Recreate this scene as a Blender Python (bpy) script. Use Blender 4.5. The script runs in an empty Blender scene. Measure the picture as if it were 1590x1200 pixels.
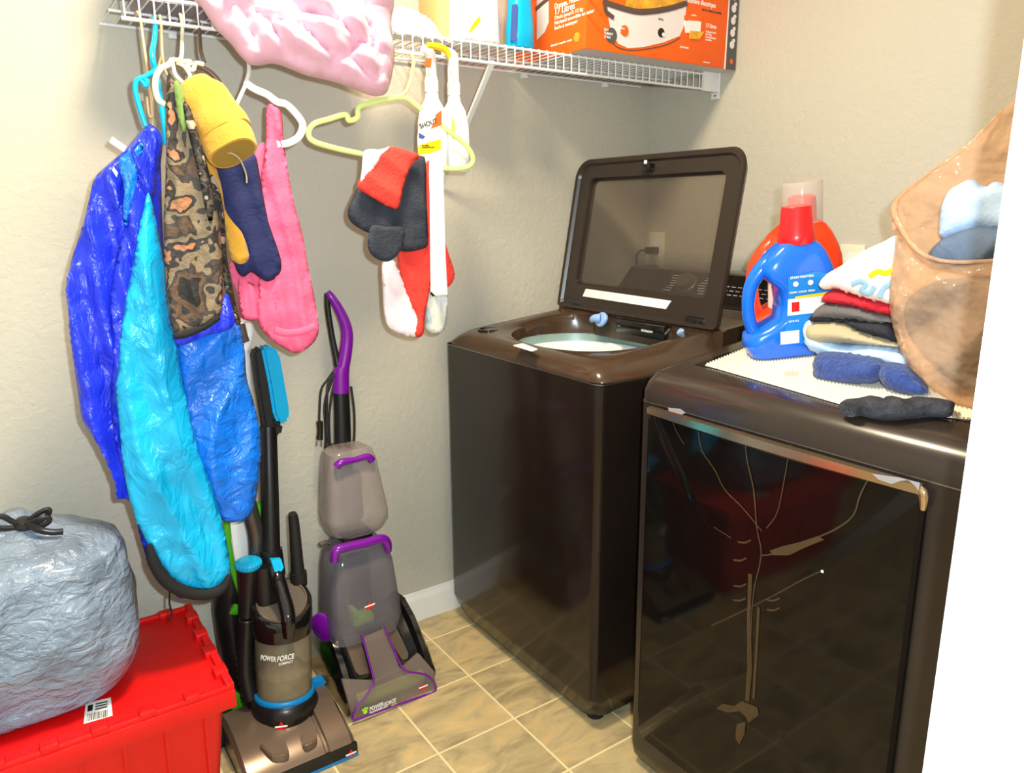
import bpy, bmesh, math, random
from mathutils import Vector, Matrix, noise, geometry
random.seed(7)
S = bpy.context.scene
COL = S.collection
# ------------------------------------------------------------ camera
F_PX = 1161.4681
RX, RR, RZ = 1.3387, -0.0076, -0.6044
CAM = Vector((-2.033, -1.9503, 1.2714))
MR = Matrix.Rotation(RZ, 3, 'Z') @ Matrix.Rotation(RX, 3, 'X') @ Matrix.Rotation(RR, 3, 'Z')
cd = bpy.data.cameras.new('camera'); cam = bpy.data.objects.new('camera', cd); COL.objects.link(cam)
cam.matrix_world = Matrix.Translation(CAM) @ MR.to_4x4()
cd.sensor_width = 36; cd.lens = F_PX / 1590 * 36; cd.clip_start = 0.02
S.camera = cam
S.view_settings.view_transform = 'Standard'; S.view_settings.look = 'None'
S.view_settings.gamma = 1; S.view_settings.use_curve_mapping = False
S.view_settings.exposure = 0.0
# ------------------------------------------------------------ world and lights
W = bpy.data.worlds.new('world'); S.world = W; W.use_nodes = True
W.node_tree.nodes['Background'].inputs[0].default_value = (0.9, 0.95, 1.0, 1)
W.node_tree.nodes['Background'].inputs[1].default_value = 0.25
def light(name, kind, loc, power, color, **kw):
    d = bpy.data.lights.new(name, kind); d.energy = power; d.color = color
    for k, v in kw.items(): setattr(d, k, v)
    o = bpy.data.objects.new(name, d); o.location = loc; COL.objects.link(o); return o
# the camera's own flash, beside and above the lens
FL = CAM + MR @ Vector((0.055, 0.05, 0.0))
light('camera_flash', 'POINT', FL, 88, (0.81, 0.925, 1.0), shadow_soft_size=0.012)
# the room's ceiling lamp
light('ceiling_bulb', 'AREA', (-1.50, -0.80, 2.34), 40, (1.0, 0.83, 0.57), shape='DISK', size=0.28)
S.cycles.max_bounces = 8; S.cycles.transparent_max_bounces = 16
S.cycles.sample_clamp_indirect = 6

def at(u, v, axis, val):
    d = MR @ Vector(((u-795)/F_PX, -(v-600)/F_PX, -1))
    i = 'xyz'.index(axis)
    return CAM + d * ((val - CAM[i]) / d[i])
V = Vector
# ------------------------------------------------------------ materials
def lin(c):
    return tuple(((x/255)/12.92 if x/255 <= .04045 else ((x/255+.055)/1.055)**2.4) for x in c)
MATS = {}
def mat(name, rgb, rough=.5, metal=0, coat=0, spec=.5, bump=0, bscale=40, var=0, vscale=6, sheen=0,
        trans=0, alpha=1, emit=None, stretch=None, aniso=0, ior=1.45, bdist=.01):
    m = bpy.data.materials.new(name); m.use_nodes = True; MATS[name] = m
    nt = m.node_tree; N = nt.nodes; L = nt.links; b = N['Principled BSDF']
    c = lin(rgb)
    b.inputs['Base Color'].default_value = (*c, 1); b.inputs['Roughness'].default_value = rough
    b.inputs['Metallic'].default_value = metal; b.inputs['Coat Weight'].default_value = coat
    b.inputs['Coat Roughness'].default_value = .05
    b.inputs['Specular IOR Level'].default_value = spec; b.inputs['Sheen Weight'].default_value = sheen
    b.inputs['Transmission Weight'].default_value = trans; b.inputs['Alpha'].default_value = alpha
    b.inputs['IOR'].default_value = ior
    if emit:
        b.inputs['Emission Color'].default_value = (*lin(emit[0]), 1); b.inputs['Emission Strength'].default_value = emit[1]
    tc = N.new('ShaderNodeTexCoord'); mp = N.new('ShaderNodeMapping'); L.new(tc.outputs['Object'], mp.inputs[0])
    if stretch: mp.inputs['Scale'].default_value = stretch
    nz = N.new('ShaderNodeTexNoise'); nz.inputs['Scale'].default_value = vscale; nz.inputs['Detail'].default_value = 5
    L.new(mp.outputs[0], nz.inputs[0])
    v = var if var else .04
    hi = [min(1, x*(1+v)+v*.02) for x in c]; lo = [x*(1-v) for x in c]
    cr = N.new('ShaderNodeValToRGB'); cr.color_ramp.elements[0].position = .35; cr.color_ramp.elements[1].position = .65
    cr.color_ramp.elements[0].color = (*lo, 1); cr.color_ramp.elements[1].color = (*hi, 1)
    L.new(nz.outputs[0], cr.inputs[0]); L.new(cr.outputs[0], b.inputs['Base Color'])
    if bump:
        n2 = N.new('ShaderNodeTexNoise'); n2.inputs['Scale'].default_value = bscale; n2.inputs['Detail'].default_value = 4
        L.new(mp.outputs[0], n2.inputs[0])
        bp = N.new('ShaderNodeBump'); bp.inputs['Strength'].default_value = bump; bp.inputs['Distance'].default_value = bdist; n2.inputs['Distortion'].default_value = .6
        L.new(n2.outputs[0], bp.inputs['Height']); L.new(bp.outputs[0], b.inputs['Normal'])
    return m
def clear(name, rgb, fac=.35, rough=.08, bump=0):
    """tinted see-through plastic: mostly straight-through, with a real gloss and a body colour"""
    m = bpy.data.materials.new(name); m.use_nodes = True; nt = m.node_tree; N = nt.nodes; L = nt.links
    b = N['Principled BSDF']; b.inputs['Base Color'].default_value = (*lin(rgb), 1); b.inputs['Roughness'].default_value = rough
    t = N.new('ShaderNodeBsdfTransparent'); c = lin(rgb); t.inputs[0].default_value = tuple(.35+.65*x**.5 for x in c)+(1,)
    mx = N.new('ShaderNodeMixShader'); nz = N.new('ShaderNodeTexNoise'); nz.inputs['Scale'].default_value = 9
    nz.inputs['Detail'].default_value = 4
    mr = N.new('ShaderNodeMapRange'); mr.inputs['To Min'].default_value = fac*.7; mr.inputs['To Max'].default_value = min(1, fac*1.3)
    tc = N.new('ShaderNodeTexCoord'); L.new(tc.outputs['Object'], nz.inputs[0])
    L.new(nz.outputs[0], mr.inputs[0]); L.new(mr.outputs[0], mx.inputs[0])
    L.new(t.outputs[0], mx.inputs[1]); L.new(b.outputs[0], mx.inputs[2])
    if bump:
        n2 = N.new('ShaderNodeTexNoise'); n2.inputs['Scale'].default_value = 26; L.new(tc.outputs['Object'], n2.inputs[0])
        bp = N.new('ShaderNodeBump'); bp.inputs['Strength'].default_value = bump; bp.inputs['Distance'].default_value = .02
        L.new(n2.outputs[0], bp.inputs['Height']); L.new(bp.outputs[0], b.inputs['Normal'])
    L.new(mx.outputs[0], N['Material Output'].inputs[0]); return m
def patches(name, cols, scale=9, rough=.7, stretch=(1, 1, 1), bump=.2):
    m = bpy.data.materials.new(name); m.use_nodes = True; nt = m.node_tree; N = nt.nodes; L = nt.links
    b = N['Principled BSDF']; b.inputs['Roughness'].default_value = rough
    tc = N.new('ShaderNodeTexCoord'); mp = N.new('ShaderNodeMapping'); mp.inputs['Scale'].default_value = stretch
    nz = N.new('ShaderNodeTexNoise'); nz.inputs['Scale'].default_value = scale; nz.inputs['Detail'].default_value = 2.5
    nz.inputs['Distortion'].default_value = .25
    L.new(tc.outputs['Object'], mp.inputs[0]); L.new(mp.outputs[0], nz.inputs[0])
    cr = N.new('ShaderNodeValToRGB'); cr.color_ramp.interpolation = 'CONSTANT'
    el = cr.color_ramp.elements
    while len(el) < len(cols): el.new(.5)
    for i, (p, c) in enumerate(cols): el[i].position = p; el[i].color = (*lin(c), 1)
    L.new(nz.outputs[0], cr.inputs[0]); L.new(cr.outputs[0], b.inputs['Base Color'])
    bp = N.new('ShaderNodeBump'); bp.inputs['Strength'].default_value = bump; bp.inputs['Distance'].default_value = .01
    n2 = N.new('ShaderNodeTexNoise'); n2.inputs['Scale'].default_value = 60; L.new(tc.outputs['Object'], n2.inputs[0])
    L.new(n2.outputs[0], bp.inputs['Height']); L.new(bp.outputs[0], b.inputs['Normal'])
    return m

M = {}
M['wall'] = mat('wall_paint', (195, 191, 177), .75, bump=.25, bscale=55, var=.02, vscale=2)
M['ceil'] = mat('ceiling_paint', (230, 226, 218), .9)
M['trim'] = mat('trim_paint', (235, 235, 232), .35, var=.02)
M['white'] = mat('white_plastic', (236, 236, 234), .4)
M['wire'] = mat('white_coated_wire', (232, 234, 236), .35)
M['black'] = mat('black_plastic', (22, 21, 22), .3, var=.1)
M['blackgloss'] = mat('black_gloss_plastic', (14, 13, 14), .1, coat=.5)
M['blackmatte'] = mat('black_matte_rubber', (20, 20, 21), .6)
M['washer'] = mat('washer_enamel', (30, 22, 18), .14, spec=.38)
M['washertop'] = mat('washer_top_plastic', (62, 46, 33), .2, coat=.2)
M['lidframe'] = mat('lid_frame_plastic', (46, 38, 33), .3)
M['dryer'] = mat('dryer_enamel', (38, 31, 28), .26, coat=.04)
M['dryertop'] = mat('dryer_top_enamel', (44, 36, 31), .24, coat=.3)
M['dryerdoor'] = mat('dryer_door_gloss', (12, 9, 8), .06, spec=.32)
M['seam'] = mat('chrome_seam', (150, 142, 135), .25, metal=.9)
M['bar'] = mat('handle_film_metal', (205, 180, 145), .12, metal=.95)
M['film'] = clear('torn_film', (190, 190, 196), .40, .15)
M['scratch'] = clear('film_scratch', (170, 145, 110), .10, .4)
M['glasslid'] = clear('lid_glass', (150, 140, 132), .10, .03)
M['drum'] = mat('drum_grey_green', (150, 175, 172), .3, metal=.3)
M['drumring'] = mat('drum_white_ring', (232, 236, 232), .25)
M['paleblue'] = mat('pale_blue_plastic', (140, 175, 225), .35)
M['red'] = mat('tote_red_plastic', (214, 12, 14), .38, bump=.15, bscale=300)
M['paper'] = mat('paper_white', (238, 238, 235), .6)
M['ink'] = mat('ink_black', (25, 25, 25), .6)
M['greybag'] = mat('grey_plastic_bag', (122, 138, 158), .25, bump=1.0, bscale=30, bdist=.016, var=.25, vscale=9, coat=.25, stretch=(1, 1, 1.6))
M['tie'] = mat('bag_tie_black', (28, 24, 28), .3)
M['tanbag'] = clear('tan_plastic_bag', (226, 190, 158), .34, .12, bump=.8)
M['royal'] = mat('royal_blue_nylon', (30, 52, 222), .32, bump=.8, bdist=.02, bscale=26, var=.15, vscale=10, coat=.12, stretch=(1, 1, .5))
M['cyan'] = mat('cyan_nylon', (16, 172, 226), .3, bump=.8, bdist=.02, bscale=26, var=.16, vscale=10, coat=.15, stretch=(1, 1, .5))
M['azure'] = mat('azure_nylon', (12, 112, 224), .32, bump=.8, bdist=.02, bscale=26, var=.16, vscale=10, coat=.12)
M['blackcloth'] = mat('black_cloth', (18, 18, 20), .8)
M['mustard'] = mat('mustard_cotton', (206, 152, 48), .85, bump=.2, bscale=90, var=.1, sheen=.2)
M['mustardin'] = mat('mustard_lining', (150, 118, 46), .9)
M['navy'] = mat('navy_cotton', (28, 36, 84), .85, bump=.25, bscale=100)
M['pink'] = mat('hot_pink_cotton', (240, 98, 138), .8, bump=.2, bscale=100, var=.06)
M['blush'] = mat('blush_comforter', (226, 176, 196), .75, bump=.3, bscale=18, var=.03, sheen=.2)
M['coral'] = mat('coral_red_fleece', (232, 62, 52), .9, bump=.3, bscale=120)
M['tiepink'] = mat('white_pink_dyed_fleece', (244, 226, 232), .9, var=.08, vscale=12)
M['tieblue'] = patches('tie_dye_pastel', [(0, (190, 205, 215)), (.42, (226, 226, 214)), (.52, (200, 210, 226)), (.6, (238, 190, 205))], 22, .9, (1, 1, .3))
M['slate'] = mat('dark_slate_denim', (44, 50, 62), .9, bump=.4, bscale=140, var=.2, vscale=20)
M['slateblue'] = mat('slate_blue_cloth', (88, 108, 136), .85, bump=.4, bscale=60, var=.15)
M['camo'] = patches('camouflage_cloth', [(0, (30, 27, 27)), (.38, (92, 68, 50)), (.45, (58, 52, 48)), (.50, (128, 112, 88)), (.555, (44, 40, 40)), (.60, (166, 112, 78)), (.68, (134, 126, 96))], 14, bump=.5)
M['camodark'] = patches('dark_camouflage', [(0, (22, 20, 20)), (.45, (74, 66, 56)), (.52, (30, 27, 26)), (.6, (160, 150, 135))], 30)
M['olive'] = mat('olive_green_cloth', (112, 140, 72), .85, var=.15)
M['turq'] = mat('turquoise_plastic', (0, 172, 226), .35)
M['turqdark'] = mat('blue_plastic', (0, 120, 190), .35)
M['hookwire'] = mat('tan_wire', (196, 168, 128), .4, metal=.3)
M['ivory'] = mat('ivory_plastic', (236, 226, 196), .45)
M['brownhang'] = mat('brown_plastic', (92, 72, 60), .35)
M['green'] = mat('pale_lime_plastic', (206, 226, 140), .4)
M['lime'] = mat('lime_plastic', (70, 165, 20), .4)
M['limeyel'] = mat('yellow_green_plastic', (176, 224, 70), .4)
M['purple'] = mat('purple_plastic', (112, 14, 146), .25, coat=.3)
M['tank'] = clear('smoke_clear_tank', (176, 166, 164), .42, .1)
M['tankgrey'] = clear('grey_clear_tank', (128, 124, 132), .46, .1)
M['canister'] = clear('smoke_canister', (150, 138, 116), .42, .08)
M['clearcap'] = clear('clear_cap', (226, 220, 214), .25, .06)
M['nozzle'] = clear('clear_nozzle', (176, 160, 152), .28, .08)
M['champagne'] = mat('champagne_plastic', (120, 102, 88), .25, metal=.5)
M['filter'] = mat('grey_filter', (92, 84, 74), .8, bump=.5, bscale=200)
M['darkmetal'] = mat('dark_pewter', (86, 84, 84), .22, metal=.7)
M['inner'] = mat('dark_blue_grey_plastic', (44, 46, 66), .4)
M['logored'] = mat('logo_red', (214, 26, 30), .4)
M['blue'] = mat('detergent_blue', (8, 104, 228), .2, coat=.4)
M['orange'] = mat('detergent_orange', (246, 62, 16), .3, coat=.3)
M['capred'] = mat('cap_red', (222, 22, 30), .3, coat=.2)
M['label'] = mat('label_blue', (20, 130, 214), .4)
M['boxorange'] = mat('box_orange', (250, 100, 14), .55)
M['boxgrey'] = mat('box_grey', (84, 84, 84), .6)
M['boxunder'] = mat('box_underside', (215, 212, 212), .8)
M['potwhite'] = mat('print_cream', (232, 222, 222), .5)
M['potrim'] = mat('print_brown', (92, 70, 66), .5)
M['food'] = mat('print_food', (244, 168, 48), .5, var=.3, vscale=30)
M['yellow'] = mat('label_yellow', (252, 204, 20), .5)
M['orangelabel'] = mat('label_orange', (240, 100, 40), .5)
M['jugwhite'] = mat('jug_white', (242, 242, 240), .4)
M['tee'] = mat('white_tee', (244, 240, 232), .85, bump=.15, bscale=60)
M['redcloth'] = mat('red_cotton', (196, 26, 44), .85, bump=.2, bscale=100)
M['greycloth'] = mat('grey_jersey', (98, 94, 94), .9, bump=.3, bscale=120)
M['charcoal'] = mat('charcoal_jersey', (34, 36, 44), .9, bump=.3, bscale=120)
M['khaki'] = mat('khaki_cotton', (172, 160, 130), .85, bump=.2, bscale=70)
M['lightblue'] = mat('light_blue_jersey', (176, 204, 240), .85, bump=.2, bscale=80)
M['bluetowel'] = mat('blue_terry', (36, 62, 128), .95, bump=.7, bscale=130, var=.2, vscale=40, sheen=.2)
M['sock'] = mat('dark_grey_knit', (44, 46, 54), .95, bump=.8, bscale=110, var=.3, vscale=40)
M['outlet'] = mat('outlet_ivory', (226, 222, 200), .45)
M['mag'] = mat('magazine_dark', (60, 80, 150), .5)
M['glow'] = mat('lamp_glass', (255, 240, 215), .4, emit=((255, 226, 180), 6))

# mat of corrugated rib rows
def ribmat():
    m = mat('ribbed_mat_cream', (232, 226, 208), .6, var=.02)
    return m
M['mat'] = ribmat()
# floor tiles
def floormat():
    m = bpy.data.materials.new('slate_look_tile'); m.use_nodes = True; nt = m.node_tree; N = nt.nodes; L = nt.links
    b = N['Principled BSDF']; tc = N.new('ShaderNodeTexCoord')
    T, A0, B0 = .222, -1.0822, -.1286
    mp = N.new('ShaderNodeMapping'); mp.inputs['Location'].default_value = (-A0/T, -B0/T, 0); mp.inputs['Scale'].default_value = (1/T, 1/T, 1)
    L.new(tc.outputs['Object'], mp.inputs[0])
    sx = N.new('ShaderNodeSeparateXYZ'); L.new(mp.outputs[0], sx.inputs[0])
    def math_(op, a, bb=None):
        n = N.new('ShaderNodeMath'); n.operation = op
        for i, x in enumerate((a, bb)):
            if x is None: continue
            if isinstance(x, (int, float)): n.inputs[i].default_value = x
            else: L.new(x, n.inputs[i])
        return n.outputs[0]
    def edge(o):
        f = math_('FRACT', o); return math_('MINIMUM', f, math_('SUBTRACT', 1.0, f))
    e = math_('MINIMUM', edge(sx.outputs[0]), edge(sx.outputs[1]))
    grout = math_('LESS_THAN', e, .0125)
    cx = N.new('ShaderNodeCombineXYZ'); L.new(math_('FLOOR', sx.outputs[0]), cx.inputs[0]); L.new(math_('FLOOR', sx.outputs[1]), cx.inputs[1])
    wn = N.new('ShaderNodeTexWhiteNoise'); wn.noise_dimensions = '3D'; L.new(cx.outputs[0], wn.inputs[0])
    add = N.new('ShaderNodeVectorMath'); add.operation = 'MULTIPLY_ADD'
    L.new(wn.outputs['Color'], add.inputs[0]); add.inputs[1].default_value = (7, 7, 7); L.new(tc.outputs['Object'], add.inputs[2])
    mp2 = N.new('ShaderNodeMapping'); mp2.inputs['Rotation'].default_value = (0, 0, .5); mp2.inputs['Scale'].default_value = (1, 2.2, 1)
    L.new(add.outputs[0], mp2.inputs[0])
    nz = N.new('ShaderNodeTexNoise'); nz.inputs['Scale'].default_value = 5.5; nz.inputs['Detail'].default_value = 9; nz.inputs['Distortion'].default_value = .9
    nz.inputs['Roughness'].default_value = .62
    L.new(mp2.outputs[0], nz.inputs[0])
    cr = N.new('ShaderNodeValToRGB'); el = cr.color_ramp.elements
    for _ in range(3): el.new(.5)
    for i, (p, c) in enumerate([(.30, (132, 118, 88)), (.43, (166, 148, 110)), (.52, (184, 166, 124)), (.60, (200, 172, 120)), (.70, (206, 186, 148))]):
        el[i].position = p; el[i].color = (*lin(c), 1)
    L.new(nz.outputs[0], cr.inputs[0])
    n3 = N.new('ShaderNodeMixRGB'); n3.blend_type = 'MULTIPLY'; n3.inputs[0].default_value = .35
    mr = N.new('ShaderNodeMapRange'); mr.inputs['To Min'].default_value = .8; mr.inputs['To Max'].default_value = 1.1; L.new(wn.outputs[0], mr.inputs[0])
    L.new(cr.outputs[0], n3.inputs[1]); L.new(mr.outputs[0], n3.inputs[2])
    mx = N.new('ShaderNodeMixRGB'); L.new(grout, mx.inputs[0]); L.new(n3.outputs[0], mx.inputs[1]); mx.inputs[2].default_value = (*lin((226, 208, 160)), 1)
    L.new(mx.outputs[0], b.inputs['Base Color']); b.inputs['Roughness'].default_value = .42
    bp = N.new('ShaderNodeBump'); bp.inputs['Strength'].default_value = .25; bp.inputs['Distance'].default_value = .004
    L.new(nz.outputs[0], bp.inputs['Height']); L.new(bp.outputs[0], b.inputs['Normal'])
    return m
M['tile'] = floormat()

# ------------------------------------------------------------ mesh helpers
def rbox(bm, x0, x1, y0, y1, z0, z1, r=0, seg=2, mtx=None):
    t = bmesh.new(); bmesh.ops.create_cube(t, size=1)
    bmesh.ops.scale(t, vec=(abs(x1-x0), abs(y1-y0), abs(z1-z0)), verts=t.verts)
    if r: bmesh.ops.bevel(t, geom=list(t.edges), offset=r, segments=seg, affect='EDGES', profile=.5, clamp_overlap=True)
    bmesh.ops.translate(t, vec=((x0+x1)/2, (y0+y1)/2, (z0+z1)/2), verts=t.verts)
    if mtx is not None: bmesh.ops.transform(t, matrix=mtx, verts=t.verts)
    merge(bm, t)
def merge(bm, t):
    me = bpy.data.meshes.new('tmp'); t.to_mesh(me); t.free(); bm.from_mesh(me); bpy.data.meshes.remove(me)
def frame(d):
    d = d.normalized(); a = Vector((0, 0, 1)) if abs(d.z) < .9 else Vector((1, 0, 0))
    x = d.cross(a).normalized(); return x, d.cross(x).normalized()
def loft(bm, rings, cap=True, close=True):
    vs = [[bm.verts.new(p) for p in r] for r in rings]
    n = len(vs[0])
    for a, b in zip(vs, vs[1:]):
        for i in range(n if close else n-1):
            j = (i+1) % n
            bm.faces.new((a[i], a[j], b[j], b[i]))
    if cap and close:
        bm.faces.new(list(reversed(vs[0]))); bm.faces.new(vs[-1])
    return vs
def smoothpath(pts, k=6, closed=False):
    pts = [Vector(p) for p in pts]; n = len(pts); out = []
    rng = range(n) if closed else range(n-1)
    for i in rng:
        p0 = pts[(i-1) % n] if (closed or i > 0) else pts[i]; p1 = pts[i]; p2 = pts[(i+1) % n]
        p3 = pts[(i+2) % n] if (closed or i < n-2) else p2
        for j in range(k):
            t = j/k
            out.append(.5*((2*p1)+(-p0+p2)*t+(2*p0-5*p1+4*p2-p3)*t*t+(-p0+3*p1-3*p2+p3)*t**3))
    if not closed: out.append(pts[-1])
    return out
def tube(bm, pts, r, n=10, smooth=5, flat=None, closed=False):
    """r: number or list per control point; flat=(vector, factor) squashes along vector"""
    P = smoothpath(pts, smooth, closed) if smooth > 1 else [Vector(p) for p in pts]
    if isinstance(r, (list, tuple)):
        R = [r[min(int(i/len(P)*(len(r)-1)+.0001), len(r)-2)]*(1-((i/len(P)*(len(r)-1)) % 1))+r[min(int(i/len(P)*(len(r)-1))+1, len(r)-1)]*((i/len(P)*(len(r)-1)) % 1) for i in range(len(P))]
    else: R = [r]*len(P)
    rings = []; x = None
    for i, p in enumerate(P):
        a = P[i-1] if (i > 0 or closed) else p; b = P[(i+1) % len(P)] if (i < len(P)-1 or closed) else p
        d = (b-a)
        if d.length < 1e-7: d = Vector((0, 0, 1))
        d.normalize()
        if x is None: x, y = frame(d)
        x = (x - d*x.dot(d)).normalized(); y = d.cross(x)
        ring = []
        for k in range(n):
            an = 2*math.pi*k/n; o = (x*math.cos(an)+y*math.sin(an))*R[i]
            if flat: fv, ff = flat; fv = Vector(fv).normalized(); o = o - fv*o.dot(fv)*(1-ff)
            ring.append(p+o)
        rings.append(ring)
    if closed: rings.append(rings[0]); 
    if closed:
        vs = [[bm.verts.new(p) for p in rr] for rr in rings[:-1]]
        for i in range(len(vs)):
            a, b = vs[i], vs[(i+1) % len(vs)]
            for k in range(n): bm.faces.new((a[k], a[(k+1) % n], b[(k+1) % n], b[k]))
    else: loft(bm, rings)
def rod(bm, a, b, r0, r1=None, n=12):
    r1 = r0 if r1 is None else r1; a, b = Vector(a), Vector(b); x, y = frame(b-a)
    loft(bm, [[p+(x*math.cos(2*math.pi*k/n)+y*math.sin(2*math.pi*k/n))*r for k in range(n)] for p, r in ((a, r0), (b, r1))])
def lathe(bm, prof, c, axis=(0, 0, 1), n=32, sx=1, sy=1, xd=None):
    """prof: (radius, height) pairs along axis from c"""
    c = Vector(c); d = Vector(axis).normalized()
    if xd is None: x, y = frame(d)
    else: x = Vector(xd).normalized(); y = d.cross(x)
    loft(bm, [[c+d*h+(x*math.cos(2*math.pi*k/n)*sx+y*math.sin(2*math.pi*k/n)*sy)*max(r, 1e-4) for k in range(n)] for r, h in prof])
def sring(c, x, y, rx, ry, e=4, n=40):
    """superellipse ring about c in the x, y directions"""
    out = []
    for k in range(n):
        a = 2*math.pi*k/n; ca, sa = math.cos(a), math.sin(a)
        out.append(Vector(c)+Vector(x)*rx*math.copysign(abs(ca)**(2/e), ca)+Vector(y)*ry*math.copysign(abs(sa)**(2/e), sa))
    return out
def prism(bm, pts, vec, bev=0):
    t = bmesh.new(); vs = [t.verts.new(p) for p in pts]; f = t.faces.new(vs)
    r = bmesh.ops.extrude_face_region(t, geom=[f]); bmesh.ops.translate(t, vec=vec, verts=[e for e in r['geom'] if isinstance(e, bmesh.types.BMVert)])
    if bev:
        ed = list(t.edges); bmesh.ops.bevel(t, geom=ed, offset=bev, segments=2, affect='EDGES', clamp_overlap=True)
    merge(bm, t)
def link(name, bm, m, parent=None, smooth=True, ang=40, solid=0):
    bmesh.ops.recalc_face_normals(bm, faces=bm.faces)
    me = bpy.data.meshes.new(name)
    if parent is not None:
        bmesh.ops.transform(bm, matrix=WM[parent.name].inverted(), verts=bm.verts)
        origin = None
    else:
        zs = [v.co for v in bm.verts]
        mn = Vector((min(v.x for v in zs), min(v.y for v in zs), min(v.z for v in zs))); mxx = Vector((max(v.x for v in zs), max(v.y for v in zs), 0))
        origin = Vector(((mn.x+mxx.x)/2, (mn.y+mxx.y)/2, mn.z))
        if 'kindstruct' in name: origin = Vector((0, 0, 0))
        if name in ('floor',): origin = Vector((0, 0, 0))
        bmesh.ops.translate(bm, vec=-origin, verts=bm.verts)
    bm.to_mesh(me); bm.free()
    if smooth:
        for p in me.polygons: p.use_smooth = True
        me.set_sharp_from_angle(angle=math.radians(ang))
    me.materials.append(m)
    o = bpy.data.objects.new(name, me); COL.objects.link(o)
    if parent is not None:
        o.parent = parent; WM[o.name] = WM[parent.name]
    else:
        o.location = origin; WM[o.name] = Matrix.Translation(origin)
    return o
WM = {}
def thing(name, label, cat, loc, group=None):
    o = bpy.data.objects.new(name, None); COL.objects.link(o); o.location = loc; o.empty_display_size = .05
    WM[o.name] = Matrix.Translation(Vector(loc)); o['label'] = label; o['category'] = cat
    if group: o['group'] = group
    return o
def tag(o, label, cat, group=None):
    o['label'] = label; o['category'] = cat
    if group: o['group'] = group
    return o
def struct(o): o['kind'] = 'structure'; return o
B = bmesh.new
def text(name, s, size, org, xd, up, m, parent, italic=0, ext=.0004, wide=1):
    c = bpy.data.curves.new('t', 'FONT'); c.body = s; c.size = size; c.extrude = ext; c.shear = italic; c.space_character = 1.0
    c.offset = size*.012
    o = bpy.data.objects.new('t', c); COL.objects.link(o)
    dg = bpy.context.evaluated_depsgraph_get(); me = bpy.data.meshes.new_from_object(o.evaluated_get(dg))
    bpy.data.objects.remove(o); bpy.data.curves.remove(c)
    xd = Vector(xd).normalized(); up = Vector(up); up = (up-xd*up.dot(xd)).normalized(); n = xd.cross(up)
    mt = Matrix((xd*wide, up, n)).transposed().to_4x4(); mt.translation = Vector(org)
    bm = B(); bm.from_mesh(me); bpy.data.meshes.remove(me); bmesh.ops.transform(bm, matrix=mt, verts=bm.verts)
    return link(name, bm, m, parent, smooth=False)
def logo(org, xd, up, w, parent):
    """red triangle over a red block crossed by a white bar"""
    xd = Vector(xd).normalized(); up = Vector(up).normalized(); n = xd.cross(up).normalized(); o = Vector(org)
    bm = B(); q = lambda a, b: o+xd*a*w+up*b*w
    prism(bm, [q(-.22, .12), q(.22, .12), q(0, .5)], n*.001)
    prism(bm, [q(-.4, -.32), q(.4, -.32), q(.4, -.02), q(-.4, -.02)], n*.001)
    lg = link('logo', bm, M['logored'], parent, smooth=False)
    bm = B(); prism(bm, [q(-.55, -.05), q(.55, -.05), q(.55, .08), q(-.55, .08)], n*.0015)
    link('logo_bar', bm, M['paper'], lg if not parent.parent else parent, smooth=False)
    return lg
from mathutils.geometry import delaunay_2d_cdt
def fold(amp, freq, ang=0, warp=1.2, seed=0, fine=.3):
    ca, sa = math.cos(math.radians(ang)), math.sin(math.radians(ang))
    def f(a, b):
        s = a*ca+b*sa; w = noise.noise(Vector((a*3, b*3, seed)))*warp
        v = 1-abs(math.sin((s*freq)*math.pi+w*2.2)); v2 = 1-abs(math.sin((s*freq*1.7)*math.pi+w*3.1+2))
        return amp*1.5*(v*.75+v2*.35*noise.noise(Vector((a*7, b*4, seed+2)))-.3)+amp*fine*1.4*noise.noise(Vector((a*26, b*26, seed+5)))+amp*.7*noise.noise(Vector((a*9, b*6, seed+9)))
    return f
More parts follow.
